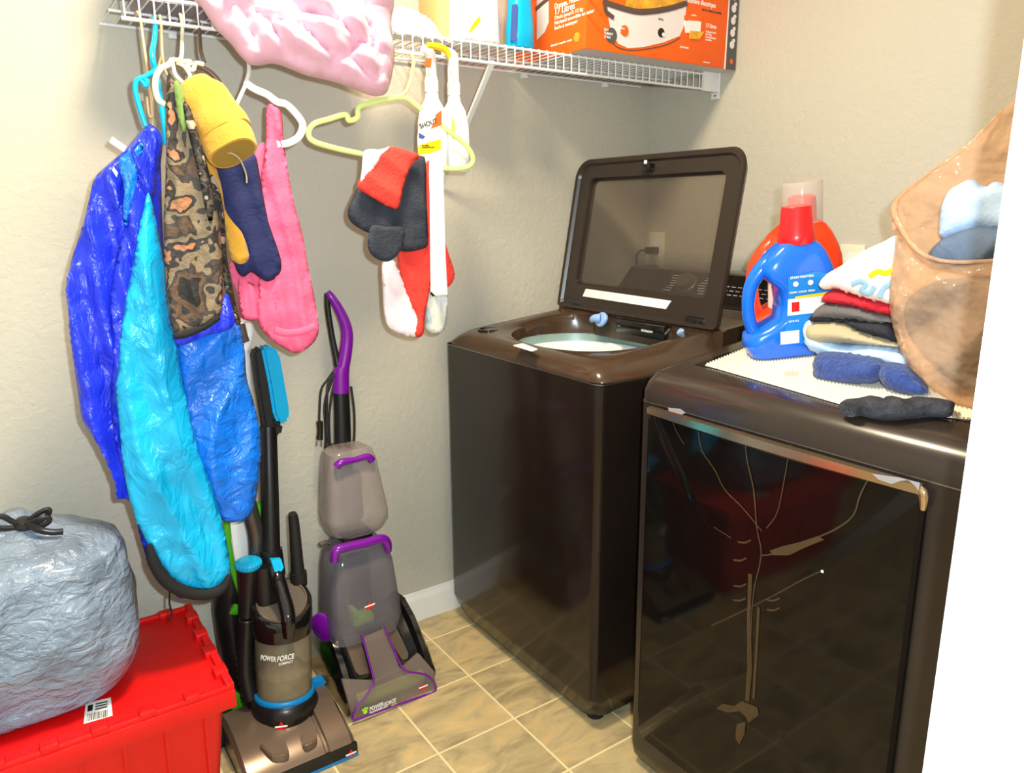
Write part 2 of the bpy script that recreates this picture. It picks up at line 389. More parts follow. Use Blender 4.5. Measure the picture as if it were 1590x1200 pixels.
def cloth(name, px, y, T, m, parent=None, step=.008, ff=None, back=.6, w=None, off=(-.3, -.95, .05), axis='y', rnd=True, puff=None, bulge=None, zmin=None):
    """a soft piece whose front outline runs through px at the plane axis=y, with its own thickness"""
    P3 = [at(u, v, axis, y) for u, v in px]
    ia, ib = (0, 2) if axis == 'y' else ((1, 2) if axis == 'x' else (0, 1))
    poly = [(p[ia], p[ib]) for p in P3]
    poly = [(p.x, p.y) for p in smoothpath([Vector((a, b, 0)) for a, b in poly], 5, True)] if rnd else poly
    # resample
    out = []
    for i in range(len(poly)):
        a = Vector(poly[i]); b = Vector(poly[(i+1) % len(poly)]); k = max(1, int((b-a).length/step))
        for j in range(k): out.append(a.lerp(b, j/k))
    res = [out[0]]
    for p in out[1:]:
        if (p-res[-1]).length > step*.6: res.append(p)
    bd = res; n = len(bd)
    xs = [p.x for p in bd]; ys = [p.y for p in bd]
    def inside(a, b):
        c = False; j = n-1
        for i in range(n):
            if (bd[i].y > b) != (bd[j].y > b) and a < (bd[j].x-bd[i].x)*(b-bd[i].y)/(bd[j].y-bd[i].y)+bd[i].x: c = not c
            j = i
        return c
    import numpy as np
    BD = np.array([(p.x, p.y) for p in bd])
    inner = []
    a = min(xs); row = 0
    gx = np.arange(min(xs), max(xs), step)
    for r_, b in enumerate(np.arange(min(ys), max(ys), step*.87)):
        for a in gx:
            aa = a+(step*.5 if r_ % 2 else 0)
            if inside(aa, b) and np.min((BD[:, 0]-aa)**2+(BD[:, 1]-b)**2) > (step*.55)**2: inner.append(Vector((aa, b)))
    vin = bd+inner
    vo, eo, fo, ov, oe, of = delaunay_2d_cdt([Vector(p) for p in vin], [(i, (i+1) % n) for i in range(n)], [], 1, 1e-6)
    off = Vector(off).normalized()
    T = T*.72; w = w or max(.010, T*.85)
    hf, hb = [], []
    isb = []
    for p in vo:
        d = math.sqrt(float(np.min((BD[:, 0]-p.x)**2+(BD[:, 1]-p.y)**2))); isb.append(d < 1e-5)
        t = min(d/w, 1); base = T*math.sqrt(max(0, 1-(1-t)**2)); e = min(1, d/(w*.6))
        a = (ff(p.x, p.y)*e if ff else 0)
        bu = bulge(p.x, p.y)*e if bulge else 0
        hf.append(base+a+bu); hb.append(-back*base)
    bm = B()
    def mk(p, h):
        if axis == 'y': q = Vector((p.x, y, p.y))
        elif axis == 'x': q = Vector((y, p.x, p.y))
        else: q = Vector((p.x, p.y, y))
        q = q+off*h
        if zmin: q.z = max(q.z, zmin(q.x)+.0004*h)
        return bm.verts.new(q)
    fv = [mk(p, h) for p, h in zip(vo, hf)]
    bv = [fv[i] if isb[i] else mk(p, hb[i]) for i, p in enumerate(vo)]
    for f in fo:
        try: bm.faces.new([fv[i] for i in f])
        except ValueError: pass
        try: bm.faces.new([bv[i] for i in reversed(f)])
        except ValueError: pass
    return link(name, bm, m, parent, ang=75)
# ============================================================ the room
XB, YC, XL, ZC = -0.10, -1.66, -3.3, 2.44
def slab(name, a, b, m):
    bm = B(); rbox(bm, a[0], b[0], a[1], b[1], a[2], b[2])
    return struct(link(name, bm, m, smooth=False))
slab('floor', (XL-.1, -3.2, -.1), (XB+.1, .1, 0), M['tile'])
slab('ceiling', (XL-.1, -3.2, ZC), (XB+.1, .1, ZC+.1), M['ceil'])
slab('wall_back', (XL-.1, 0, 0), (XB+.1, .1, ZC), M['wall'])
slab('wall_right', (XB, YC, 0), (XB+.1, 0, ZC), M['wall'])
slab('wall_left', (XL-.1, -3.2, 0), (XL, 0, ZC), M['wall'])
slab('wall_front', (-1.281, YC-.12, 0), (XB+.1, YC, ZC), M['wall'])
slab('wall_hall', (XL-.1, -3.3, 0), (XB+.1, -3.2, ZC), M['wall'])
slab('wall_hall_side', (XB, -3.2, 0), (XB+.1, YC-.12, ZC), M['wall'])
# white door casing right beside the camera
def casing():
    bm = B()
    rbox(bm, -1.303, -1.281, YC-.122, YC, 0, 2.08, .001)          # jamb board
    bm2 = B(); rbox(bm2, -1.303, -1.243, YC, YC+.018, 0, 2.10, .002)  # room side casing, flush with the jamb
    rbox(bm, -1.303, -1.240, YC-.142, YC-.122, 0, 2.10, .002)
    merge(bm, bm2)
    return struct(link('trim_1', bm, M['trim']))
# the jamb's near corner is what one sees
casing()
slab('wall_front_header', (XL, YC-.12, 2.10), (-1.281, YC, ZC), M['wall'])
def baseboard(name, a, b, n):
    bm = B(); a, b, n = V(a), V(b), V(n)
    prof = [(0, 0), (.014, 0), (.014, .070), (.0115, .080), (.007, .086), (.005, .094), (0, .096)]
    loft(bm, [[p+n*s+V((0, 0, z)) for s, z in prof] for p in (a, b)])
    return struct(link(name, bm, M['trim'], ang=30))
baseboard('baseboard_back', (XL, 0, 0), (XB, 0, 0), (0, -1, 0))
baseboard('baseboard_right', (XB, -1.66, 0), (XB, -.014, 0), (-1, 0, 0))
# ceiling lamp
t = thing('ceiling_light', 'round frosted ceiling light over the laundry room', 'ceiling light', (-1.50, -.80, 2.44))
bm = B(); lathe(bm, [(.02, 0), (.155, 0), (.155, -.018), (.12, -.02)], (-1.50, -.80, 2.44)); link('base', bm, M['white'], t)
bm = B(); lathe(bm, [(.14, -.02), (.145, -.035), (.12, -.06), (.07, -.078), (.01, -.083)], (-1.50, -.80, 2.44)); link('lamp_shade', bm, M['glow'], t)
# outlets
def outlet(y, z, x, lab, plug=True):
    t = thing('wall_outlet', lab, 'outlet', (x, y, z))
    bm = B(); rbox(bm, x-.006, x, y-.036, y+.036, z-.058, z+.058, .002); link('cover_plate', bm, M['outlet'], t)
    bm = B()
    for dz in (-.02, .02): lathe(bm, [(.017, 0), (.017, .003), (.001, .003)], (x-.006, y, z+dz), (-1, 0, 0), 20)
    link('receptacle', bm, M['white'], t)
outlet(-.055, 1.134, XB, 'ivory wall outlet seen through the glass of the raised washer lid')
t = thing('power_plug', 'dark plug with grey cord in the outlet behind the washer lid', 'plug', (XB, -.05, 1.13))
bm = B(); rbox(bm, XB-.05, XB-.0095, -.072, -.040, 1.118, 1.142, .004); link('plug_body', bm, M['black'], t)
bm = B(); tube(bm, [(XB-.045, -.052, 1.13), (XB-.06, -.03, 1.128), (XB-.065, -.018, 1.10), (XB-.05, -.02, 1.03), (XB-.02, -.03, .9)], .0035); link('cord', bm, M['blackmatte'], t)
outlet(-.785, 1.115, XB, 'white wall outlet plate behind the detergent bottles')

# ============================================================ washer
WX, WR, WL, WZ = -0.962, -0.7395, -0.0535, 0.8926
t = thing('washing_machine', 'dark brown top-loading washer with its lid raised', 'washing machine', ((WX-.15)/2, (WR+WL)/2, 0))
WA = t
bm = B()
def rr(x0, x1, y0, y1, z, r, n=6):
    out = []
    for cx, cy, a0 in ((x1-r, y1-r, 0), (x0+r, y1-r, 90), (x0+r, y0+r, 180), (x1-r, y0+r, 270)):
        for k in range(n+1):
            a = math.radians(a0+90*k/n); out.append(V((cx+r*math.cos(a), cy+r*math.sin(a), z)))
    return out
loft(bm, [rr(WX+.03, -.17, WR+.03, WL-.03, .012, .05), rr(WX+.022, -.165, WR+.022, WL-.022, .02, .05), rr(WX+.004, -.16, WR+.004, WL-.004, .075, .03), rr(WX, -.16, WR, WL, .09, .022), rr(WX, -.16, WR, WL, WZ-.002, .022)], cap=False)
link('cabinet', bm, M['washer'], t, ang=25)
bm = B()
for x, y in ((WX+.06, WR+.06), (WX+.06, WL-.06), (-.22, WR+.06), (-.22, WL-.06)):
    bm = B(); lathe(bm, [(.022, 0), (.022, .01), (.014, .012), (.014, .022)], (x, y, 0)); link('levelling_foot', bm, M['blackmatte'], t)
bm = B(); loft(bm, [rr(WX-.001, -.159, WR-.001, WL+.001, WZ-.0025, .023), rr(WX-.001, -.159, WR-.001, WL+.001, WZ, .023)], cap=False); link('trim_seam', bm, M['seam'], t)
# top moulding: bevel, plateau with a deep basin around the drum mouth
bm = B(); NN = 64
def se(cx, cy, rx, ry, z, e, zf=None):
    out = []
    for k in range(NN):
        a = 2*math.pi*k/NN; ca, sa = math.cos(a), math.sin(a)
        x = cx+rx*math.copysign(abs(ca)**(2/e), ca); y = cy+ry*math.copysign(abs(sa)**(2/e), sa)
        out.append(V((x, y, zf(x, y) if zf else z)))
    return out
yc = (WR+WL)/2; hw = (WL-WR)/2
top = lambda x, y: .930+.075*max(0, (x+.95))/.45 if x < -.5 else 1.005
tops = lambda x, y: .930+.040*max(0, min(1, (x+.93)/.40))
xc0, rx0 = (WX-.50)/2-.01, (WX+.48)/-2
rings = [se((WX-.48)/2, yc, (-.48-WX)/2, hw, WZ, 14), se((WX-.48)/2, yc, (-.48-WX)/2, hw-.001, WZ+.006, 14),
         se((WX-.48)/2+.004, yc, (-.48-WX)/2-.010, hw-.022, .918, 12), se((WX-.48)/2+.005, yc, (-.48-WX)/2-.02, hw-.048, 0, 11, tops),
         se(-.715, yc-.005, .19, .262, 0, 3.2, lambda x, y: tops(x, y)-.001), se(-.712, yc-.005, .180, .252, 0, 3.0, lambda x, y: tops(x, y)-.007),
         se(-.695, yc+.01, .190, .230, 0, 2.3, lambda x, y: tops(x, y)*.5+.458), se(-.690, yc+.022, .186, .218, .907, 2.05), se(-.690, yc+.022, .184, .216, .900, 2.0)]
loft(bm, rings, cap=False)
link('top_panel', bm, M['washertop'], t, ang=50)
bm = B()
ell = lambda pr: loft(bm, [[V((-.690+r*math.cos(2*math.pi*k/56)*.86, yc+.022+r*math.sin(2*math.pi*k/56), z)) for k in range(56)] for r, z in pr], cap=False)
ell([(.213, .872), (.205, .879), (.196, .881), (.190, .876), (.183, .84), (.186, .78), (.20, .78), (.213, .872)])
link('drum_ring', bm, M['drumring'], t)
bm = B(); ell([(.219, .902), (.217, .87), (.205, .78), (.200, .60), (.001, .58), (.001, .60), (.196, .62), (.201, .78), (.2135, .87), (.2155, .902), (.219, .902)])
link('drum', bm, M['drum'], t)
bm = B(); lathe(bm, [(.031, 0), (.031, .003), (.026, .0035), (.024, -.012), (.001, -.014)], (-.872, -.150, .9345), n=28); link('bleach_cup', bm, M['blackgloss'], t)
# white tag on the rim
bm = B(); q = [at(u, v, 'z', .937) for u, v in ((797, 537), (812, 534), (835, 543), (826, 546))]; prism(bm, q, (0, 0, .002)); link('paper_tag', bm, M['paper'], t)
# rear ledge with dispenser
bm = B()
loft(bm, [[V((x, y, z)) for x, z in ((-.545, .90), (-.545, .968), (-.53, .974), (-.40, .985), (-.355, 1.0), (-.355, .90))] for y in (WR+.012, WL-.012)])
link('rear_ledge', bm, M['washertop'], t, ang=25)
bm = B()
loft(bm, [[V((x, y, z)) for x, z in ((-.36, .90), (-.36, 1.0), (-.335, 1.012), (-.272, 1.082), (-.262, 1.086), (-.17, 1.086), (-.16, 1.075), (-.16, .90))] for y in (WR+.006, WR+.012, -.15, -.105)]
     )
loft(bm, [[V((x, -.105, z)) for x, z in ((-.36, .90), (-.36, 1.0), (-.335, 1.012), (-.272, 1.082), (-.262, 1.086), (-.17, 1.086), (-.16, 1.075), (-.16, .90))], [V((x, WL-.012, z)) for x, z in ((-.36, .90), (-.36, .985), (-.33, .99), (-.29, 1.0), (-.27, 1.005), (-.17, 1.005), (-.16, 1.0), (-.16, .90))]])
con = link('control_console', bm, M['washer'], t, ang=25)
sl = V((.063, 0, .070)).normalized(); cn = V((-.070, 0, .063)).normalized()
kc = V((-.303, -.385, 1.047))
bm = B(); lathe(bm, [(.034, 0), (.033, .006), (.029, .008), (.027, .026), (.001, .028)], kc, cn); link('cycle_knob', bm, M['champagne'], con)
random.seed(3)
for s_ in (-1, 1):
    bm = B()
    for k in range(7):
        c = kc+V((0, s_*(.055+.004*abs(k-3)), 0))+sl*(k-3)*.0095+cn*.0008
        yy = V((0, .010+.006*random.random(), 0)); prism(bm, [c-yy-sl*.0012, c+yy-sl*.0012, c+yy+sl*.0012, c-yy+sl*.0012], cn*.0006)
    link('dial_markings', bm, M['wire'], con, smooth=False)
bm = B()
for k in range(9):
    c = kc+V((0, -.125-.022*k, 0))-sl*.022+cn*.0008; yy = V((0, .007, 0))
    for j in range(3):
        d = c+sl*.014*j; prism(bm, [d-yy-sl*.001, d+yy-sl*.001, d+yy+sl*.001, d-yy+sl*.001], cn*.0006)
link('button_markings', bm, M['wire'], con, smooth=False)
# dispenser drawer in the ledge
bm = B(); rbox(bm, -.575, -.535, -.555, -.365, .925, .965, .006); dd = link('detergent_dispenser', bm, M['blackgloss'], t)
text('lettering', 'DETERGENT', .008, (-.5755, -.47, .942), (0, -1, 0), (0, 0, 1), M['wire'], dd)
bm = B(); lathe(bm, [(.022, -.004), (.022, .003), (.018, .006), (.001, .006)], (-.572, -.300, .955), (-1, 0, .5)); tube(bm, [(-.577, -.300, .958), (-.590, -.286, .958), (-.588, -.276, .95)], [.016, .010, .006], smooth=3); link('softener_cap', bm, M['paleblue'], t)
bm = B(); lathe(bm, [(.011, -.004), (.011, .003), (.001, .005)], (-.578, -.618, .957), (-1, 0, .4)); link('bleach_cap', bm, M['paleblue'], t)
# hinges
for y0 in (-.13, -.632):
    bm = B(); rod(bm, (-.535, y0-.03, .985), (-.535, y0+.03, .985), .013); rbox(bm, -.55, -.51, y0-.02, y0+.02, .965, .986, .003); link('hinge', bm, M['blackgloss'], t)
# lid: frame with a pane
o0 = V((-.548, 0, .985)); o1 = V((-.470, 0, 1.418)); up = (o1-o0).normalized(); nf = V((-up.z, 0, up.x)); LH = (o1-o0).length
def lp(y, s, d=0): return o0+up*s+V((0, y, 0))+nf*d     # y across, s up the lid, d toward the viewer
def lring(y0, y1, s0, s1, r0, r1, d, bow=0, n=8):
    out = []
    for cy, cs, a0, r in ((y1-r1, s1-r1, 0, r1), (y0+r1, s1-r1, 90, r1), (y0+r0, s0+r0, 180, r0), (y1-r0, s0+r0, 270, r0)):
        for k in range(n+1):
            a = math.radians(a0+90*k/n); yy = cy+r*math.cos(a); s = cs+r*math.sin(a)
            if bow and s > s1-.1: s += bow*(1-((yy-(y0+y1)/2)/((y1-y0)/2))**2)
            out.append(lp(yy, s, d))
    return out
L0, L1 = -.712, -.062
bm = B()
loft(bm, [lring(L0+.03, L1-.03, .0, LH-.03, .012, .04, -.034, .010), lring(L0+.008, L1-.008, -.012, LH-.008, .015, .05, -.02, .012), lring(L0, L1, -.015, LH, .015, .05, -.004, .012), lring(L0+.003, L1-.003, -.014, LH-.004, .015, .05, .003, .012),
          lring(L0+.014, L1-.014, -.006, LH-.015, .012, .042, .002, .012), lring(L0+.02, L1-.02, 0, LH-.020, .012, .038, -.006, .012),
          lring(-.652, -.122, .062, LH-.055, .018, .022, -.006, .006), lring(-.647, -.127, .067, LH-.060, .016, .018, -.016, .006),
          lring(-.647, -.127, .067, LH-.060, .016, .018, -.032, .006), lring(L0+.03, L1-.03, .0, LH-.03, .012, .04, -.034, .010)], cap=False)
lid = link('lid', bm, M['lidframe'], t, ang=30)
bm = B(); loft(bm, [lring(-.649, -.125, .065, LH-.058, .016, .018, -.020, .006), lring(-.649, -.125, .065, LH-.058, .016, .018, -.024, .006)]); link('lid_glass', bm, M['glasslid'], lid, ang=30)
bm = B(); q = [lp(y, s, -.0045) for y, s in ((-.215, .036), (-.545, .036), (-.560, .014), (-.205, .014))]; 
q = [lp(-.185, .050, -.0055), lp(-.540, .046, -.0055), lp(-.525, .022, -.0055), lp(-.175, .026, -.0055)]
prism(bm, q, nf*.002); link('warning_sticker', bm, M['paper'], lid, smooth=False)
bm = B(); rbox(bm, -.02, .02, -.014, .014, -.012, .008, .004, mtx=Matrix.Translation(lp(-.375, LH-.032, .0))@Matrix.Rotation(math.radians(90), 4, 'Z')); link('latch', bm, M['blackgloss'], lid)
bm = B(); rbox(bm, -.003, .003, -.004, .004, -.005, .005, .001, mtx=Matrix.Translation(lp(-.38, LH-.024, .017))); link('latch_pin', bm, M['wire'], lid)

# ============================================================ dryer
DX, DL, DR = -0.950, -0.8535, -1.615; DR = DL-.686-.02
t = thing('dryer', 'dark brown front-loading dryer with scratched glossy door', 'dryer', (-.55, (DL+DR)/2, 0)); DRY = t
ZS = .883
bm = B(); loft(bm, [rr(DX+.02, -.18, DR+.01, DL-.01, .01, .02), rr(DX+.006, -.17, DR+.002, DL-.002, .03, .018), rr(DX, -.17, DR, DL, .06, .018), rr(DX, -.17, DR, DL, ZS-.002, .018)]); link('cabinet', bm, M['dryer'], t, ang=25)
bm = B()
for x, y in ((-.88, DR+.06), (-.88, DL-.06), (-.24, DR+.06), (-.24, DL-.06)):
    bm = B(); lathe(bm, [(.022, 0), (.022, .012)], (x, y, 0)); link('levelling_foot', bm, M['blackmatte'], t)
bm = B(); loft(bm, [rr(DX-.001, -.169, DR-.001, DL+.001, ZS-.002, .019), rr(DX-.001, -.169, DR-.001, DL+.001, ZS, .019)]); link('trim_seam', bm, M['seam'], t)
bm = B()
ztop = lambda x: .943+.13*(x+.93)
def sl_(ring, k, dz=0): return [V((p.x, p.y, p.z*(1-k)+(ztop(p.x)+dz)*k)) for p in ring]
loft(bm, [rr(DX, -.17, DR, DL, ZS, .02), sl_(rr(DX+.0005, -.17, DR+.0005, DL-.0005, .900, .02), .15), sl_(rr(DX+.006, -.17, DR+.003, DL-.003, .91, .024), .6, -.012), sl_(rr(DX+.020, -.17, DR+.009, DL-.009, 0, .03), 1, -.003), sl_(rr(DX+.045, -.18, DR+.022, DL-.022, 0, .04), 1), sl_(rr(DX+.085, -.19, DR+.04, DL-.04, 0, .04), 1)])
link('top_panel', bm, M['dryertop'], t, ang=60)
bm = B(); prism(bm, [V((x, y, ztop(x)-.001)) for x, y in ((DX+.10, DR+.055), (DX+.10, DL-.055), (-.36, DL-.055), (-.36, DR+.055))], (0, 0, .002)); link('top_inlay', bm, M['dryerdoor'], t, smooth=False)
bm = B(); loft(bm, [[V((x, y, z)) for x, z in ((-.335, .97), (-.32, 1.03), (-.27, 1.075), (-.25, 1.08), (-.19, 1.08), (-.18, .97))] for y in (DR+.02, DL-.02)]); link('control_console', bm, M['washer'], t, ang=25)
# door: slightly bowed gloss panel with a rounded frame
DY0, DY1, DZ0, DZ1 = -1.452, -.888, .10, .876
def dring(y0, y1, z0, z1, r, x, n=8):
    out = []
    for cy, cz, a0 in ((y1-r, z1-r, 0), (y0+r, z1-r, 90), (y0+r, z0+r, 180), (y1-r, z0+r, 270)):
        for k in range(n+1):
            a = math.radians(a0+90*k/n); out.append(V((x, cy+r*math.cos(a), cz+r*math.sin(a))))
    return out
bm = B(); loft(bm, [dring(DY0, DY1, DZ0, DZ1, .03, DX+.002), dring(DY0, DY1, DZ0, DZ1, .03, DX-.008), dring(DY0+.006, DY1-.006, DZ0+.006, DZ1-.006, .027, DX-.012), dring(DY0+.20, DY1-.20, DZ0+.25, DZ1-.25, .02, DX-.0135)])
door = link('door', bm, M['dryerdoor'], t, ang=30)
bm = B(); 
yb = lambda k: DY1-.006-(DY1-DY0-.012)*k/12
loft(bm, [[V((DX-.009, yb(k), DZ1+.003)), V((DX-.020, yb(k), DZ1+.001)), V((DX-.020, yb(k), DZ1-.011-.004*math.sin(k/12*math.pi))), V((DX-.014, yb(k), DZ1-.014-.006*math.sin(k/12*math.pi)))] for k in range(13)])
tube(bm, [(DX-.014, DY0+.012, DZ1-.003), (DX-.014, DY0+.002, DZ1-.012), (DX-.013, DY0, DZ1-.035)], [.007, .008, .003], flat=((1, 0, 0), .6))
link('handle_bar', bm, M['bar'], door, ang=50)
def dp(u, v): return at(u, v, 'x', DX-.0150)
bm = B()
for pts, w in (([(1358, 734), (1368, 743), (1388, 750), (1402, 745), (1414, 744), (1424, 752), (1430, 760), (1432, 748), (1400, 740)], 0), ([(1041, 632), (1042, 637), (1062, 643), (1068, 640), (1060, 634)], 0)):
    bm = B(); prism(bm, [dp(*p)+V((-.006, 0, 0)) for p in pts], (-.0008, 0, 0)); link('torn_film', bm, M['film'], door, smooth=False)
bm = B()
def scr(pts, w):
    tube(bm, [dp(*p) for p in pts], w, n=6, smooth=3, flat=((1, 0, 0), .2))
scr([(1084, 670), (1090, 700), (1110, 730), (1125, 760), (1150, 785), (1175, 815), (1183, 825)], .0012)
scr([(1155, 668), (1160, 715), (1170, 760), (1175, 820), (1182, 862), (1170, 920), (1165, 1000), (1162, 1090)], .0012)
scr([(1228, 690), (1222, 720), (1213, 770), (1205, 800), (1190, 820)], .0009)
scr([(1350, 740), (1335, 770), (1325, 800), (1300, 820), (1275, 832), (1250, 845), (1200, 860), (1183, 862)], .0013)
scr([(1105, 971), (1150, 950), (1200, 925), (1250, 898), (1277, 886)], .0010)
scr([(1042, 642), (1048, 665), (1062, 690)], .0008)
scr([(1108, 818), (1135, 835)], .001)
link('fine_scratches', bm, M['scratch'], door)
bm = B()
def patch(pts): prism(bm, [dp(*p) for p in pts], (-.0003, 0, 0))
patch([(1195, 855), (1215, 848), (1240, 842), (1270, 832), (1280, 838), (1250, 850), (1225, 862), (1200, 862)])
patch([(1162, 890), (1168, 892), (1165, 960), (1168, 1040), (1163, 1088), (1157, 1088), (1160, 1040), (1160, 960)])
patch([(1112, 1100), (1122, 1092), (1140, 1096), (1152, 1088), (1176, 1098), (1178, 1110), (1162, 1122), (1158, 1112), (1148, 1104), (1130, 1106)])
patch([(1144, 1124), (1158, 1120), (1156, 1140), (1148, 1156), (1142, 1146)])
patch([(1176, 940), (1180, 945), (1176, 1020), (1172, 1085), (1168, 1085), (1172, 1020)])
for k, (u, v) in enumerate(((1138, 868), (1138, 908), (1137, 930), (1190, 930), (1190, 945), (1145, 840))): patch([(u, v), (u+12, v+1), (u+21, v-3), (u+21, v), (u+12, v+4), (u+2, v+3)])
link('film_residue', bm, M['scratch'], door)
bm = B(); lathe(bm, [(.0026, 0), (.0026, .001), (.0005, .0015)], dp(1277, 887), (-1, 0, 0), 12); link('painted_glint', bm, M['paper'], door)  # glint of a reflected light on the gloss, painted as a small white disc
# ---------- things on the dryer: its top slopes gently up toward the wall
ATN = math.atan(.13)
def dt(u, v, h=0):
    d = MR @ Vector(((u-795)/F_PX, -(v-600)/F_PX, -1)); k = (.943+h+.13*(CAM.x+.93)-CAM.z)/(d.z-.13*d.x); return CAM+d*k
t = thing('ribbed_mat', 'cream ribbed non-slip mat laid diagonally on the dryer top', 'mat', (-.6, -1.2, ztop(-.6)+.0012))
q = [dt(u, v, .003) for u, v in ((1095, 566), (1325, 632), (1506, 650), (1400, 560), (1157, 541))]
hz = V((0, 0, .0014))
poly = [V((p.x, p.y, 0)) for p in q[:3]]+[V((-.45, -1.45, 0)), V((-.42, -1.0, 0)), V((q[4].x, q[4].y, 0))]
on = lambda p, h: V((p.x, p.y, ztop(p.x)+h))
bm = B(); prism(bm, [on(p, .0013) for p in poly], (0, 0, .0012))
link('mat_backing', bm, M['mat'], t, smooth=False)
def clipline(p0, dd, pl):
    ts = []
    for i in range(len(pl)):
        a, b = pl[i], pl[(i+1) % len(pl)]; e = b-a; den = dd.x*e.y-dd.y*e.x
        if abs(den) < 1e-9: continue
        tt = ((a.x-p0.x)*e.y-(a.y-p0.y)*e.x)/den; uu = ((a.x-p0.x)*dd.y-(a.y-p0.y)*dd.x)/den
        if 0 <= uu <= 1: ts.append(tt)
    return (min(ts), max(ts)) if len(ts) >= 2 else None
bm = B(); d = V((.62, .50, 0)).normalized(); nn = V((-d.y, d.x, 0)); ctr = V((-.6, -1.2, 0))
for k in range(-110, 111):
    p0 = ctr+nn*k*.0055; r = clipline(p0, d, poly)
    if r and r[1]-r[0] > .01: rod(bm, on(p0+d*r[0], .0033), on(p0+d*r[1], .0033), .0021, n=6)
link('ribs', bm, M['mat'], t)
# ============================================================ wire shelf
SY, SZ, SB = -.285, 1.669, 1.626
SX0, SX1 = -1.765, -.165
t = thing('wire_shelf', 'white coated wire shelf along the back wall above the hanging clothes', 'shelf', ((SX0+SX1)/2, SY/2, SB)); SH = t
bm = B(); x = SX0+.006
while x < SX1-.004:
    tube(bm, [(x, -.008, SZ+.003), (x, SY, SZ+.003), (x, SY-.003, SZ), (x, SY-.003, SB)], .0016, n=6, smooth=1); x += .0262
link('wire_deck', bm, M['wire'], t)
for y, z, r in ((-.012, SZ-.002, .0035), (SY, SZ-.001, .0032), (SY, SB, .0038), (SY*.52, SZ-.002, .003)):
    bm = B(); rod(bm, (SX0, y, z), (SX1, y, z), r, n=10); link('rail', bm, M['wire'], t)
# end bracket on the right wall
bm = B()
prism(bm, [V((SX1-.004, SY+.004, SZ+.006)), V((SX1-.004, SY+.004, SB-.006)), V((SX1-.004, SY-.008, SB-.006)), V((SX1-.004, SY-.008, SZ+.006))], (XB-SX1, 0, 0), .001)
rbox(bm, XB-.005, XB-.0005, SY-.012, SY+.020, SB-.026, SZ+.008, .001)
link('end_bracket', bm, M['white'], t, smooth=False)
bm = B(); lathe(bm, [(.0028, 0), (.0028, .001), (.0004, .0015)], (XB-.005, SY+.004, SB-.015), (-1, 0, 0), 10); link('bracket_screw', bm, M['ink'], t)
for x in (-1.62, -1.15, -.64, -.32):
    bm = B(); rbox(bm, x-.009, x+.009, -.018, -.0005, SZ-.016, SZ-.001, .002); link('wall_clip', bm, M['white'], t)
for x in (-.935,):
    bm = B(); a = V((x, SY-.002, SB+.004)); b = V((x, -.006, 1.335)); d = (b-a).normalized(); nn_ = V((0, -d.z, d.y))
    for s in (1,): prism(bm, [a+V((-.007, 0, 0))+nn_*.004, a+V((.007, 0, 0))+nn_*.004, a+V((.007, 0, 0))-nn_*.004, a+V((-.007, 0, 0))-nn_*.004], b-a, .001)
    rbox(bm, x-.009, x+.009, -.006, -.0005, 1.30, 1.36, .001)
    link('support_brace', bm, M['white'], t, smooth=False)
DK = SZ+.0062

# ============================================================ roaster carton
BX0, BX1, BY, BZ0, BZ1 = -.690, -.104, -.352, DK, DK+.300
t = thing('cardboard_box', 'orange roaster oven carton at the right end of the wire shelf', 'box', ((BX0+BX1)/2, -.19, BZ0))
bm = B(); rbox(bm, BX0, BX1, BY, -.03, BZ0, BZ1, .002); box = link('carton', bm, M['boxorange'], t)
bm = B(); rbox(bm, BX0+.003, BX1-.003, BY+.003, -.033, BZ0-.0003, BZ0+.001); link('carton_bottom', bm, M['boxunder'], t)
def fp(u, v): return at(u, v, 'y', BY-.0006)
fd = V((0, -.0008, 0))
bm = B(); prism(bm, [fp(1127, 108), V((BX1-.001, BY-.0006, BZ0)), V((BX1-.001, BY-.0006, BZ1)), V((BX1-.040, BY-.0006, BZ1))], fd)
band = link('grey_band', bm, M['boxgrey'], t, smooth=False)
bm = B(); prism(bm, [fp(1124, 107), fp(1126, 107.5), V((BX1-.040, BY-.0006, BZ1)), V((BX1-.043, BY-.0006, BZ1))], fd); link('white_rule', bm, M['paper'], t, smooth=False)
# printed roaster picture
bm = B(); o = [(943, 8), (945, 30), (950, 55), (960, 68), (975, 75), (1000, 73), (1030, 66), (1055, 56), (1062, 40), (1066, 8), (1040, 14), (990, 17), (965, 12)]
prism(bm, [fp(*p) for p in o], fd); pic = link('printed_roaster', bm, M['potwhite'], t, smooth=False)
bm = B(); tube(bm, [fp(u, v)+V((0, -.0026, 0)) for u, v in ((935, 2), (950, 8), (985, 18), (1010, 18), (1040, 13), (1066, 5))], .0075, n=8, flat=((0, 1, 0), .12)); tube(bm, [fp(u, v)+V((0, -.0026, 0)) for u, v in ((938, 6), (940, 18), (952, 28))], .006, n=8, flat=((0, 1, 0), .12)); link('printed_rim', bm, M['potrim'], pic)
bm = B(); tube(bm, [fp(u, v)+V((0, -.0006, 0)) for u, v in ((946, 58), (958, 73), (985, 78), (1030, 71), (1056, 59))], .0016, n=6, flat=((0, 1, 0), .2)); link('printed_shadow_line', bm, M['potrim'], pic)
bm = B(); prism(bm, [fp(*p) for p in ((970, 12), (975, -6), (1060, -6), (1062, 6), (1035, 12), (990, 14))], fd*1.6); link('printed_food', bm, M['food'], pic, smooth=False)
def disc(u, v, r, m, name, par, k=1., sx=1):
    bm = B(); lathe(bm, [(r, 0), (r, .0008*k), (.0003, .0008*k)], fp(u, v), (0, -1, 0), 28, sx=1, sy=1); return link(name, bm, m, par)
disc(1026, 51, .012, M['ink'], 'printed_knob', pic, 3); disc(1029, 54, .0052, M['paper'], 'printed_knob_tip', pic, 4)
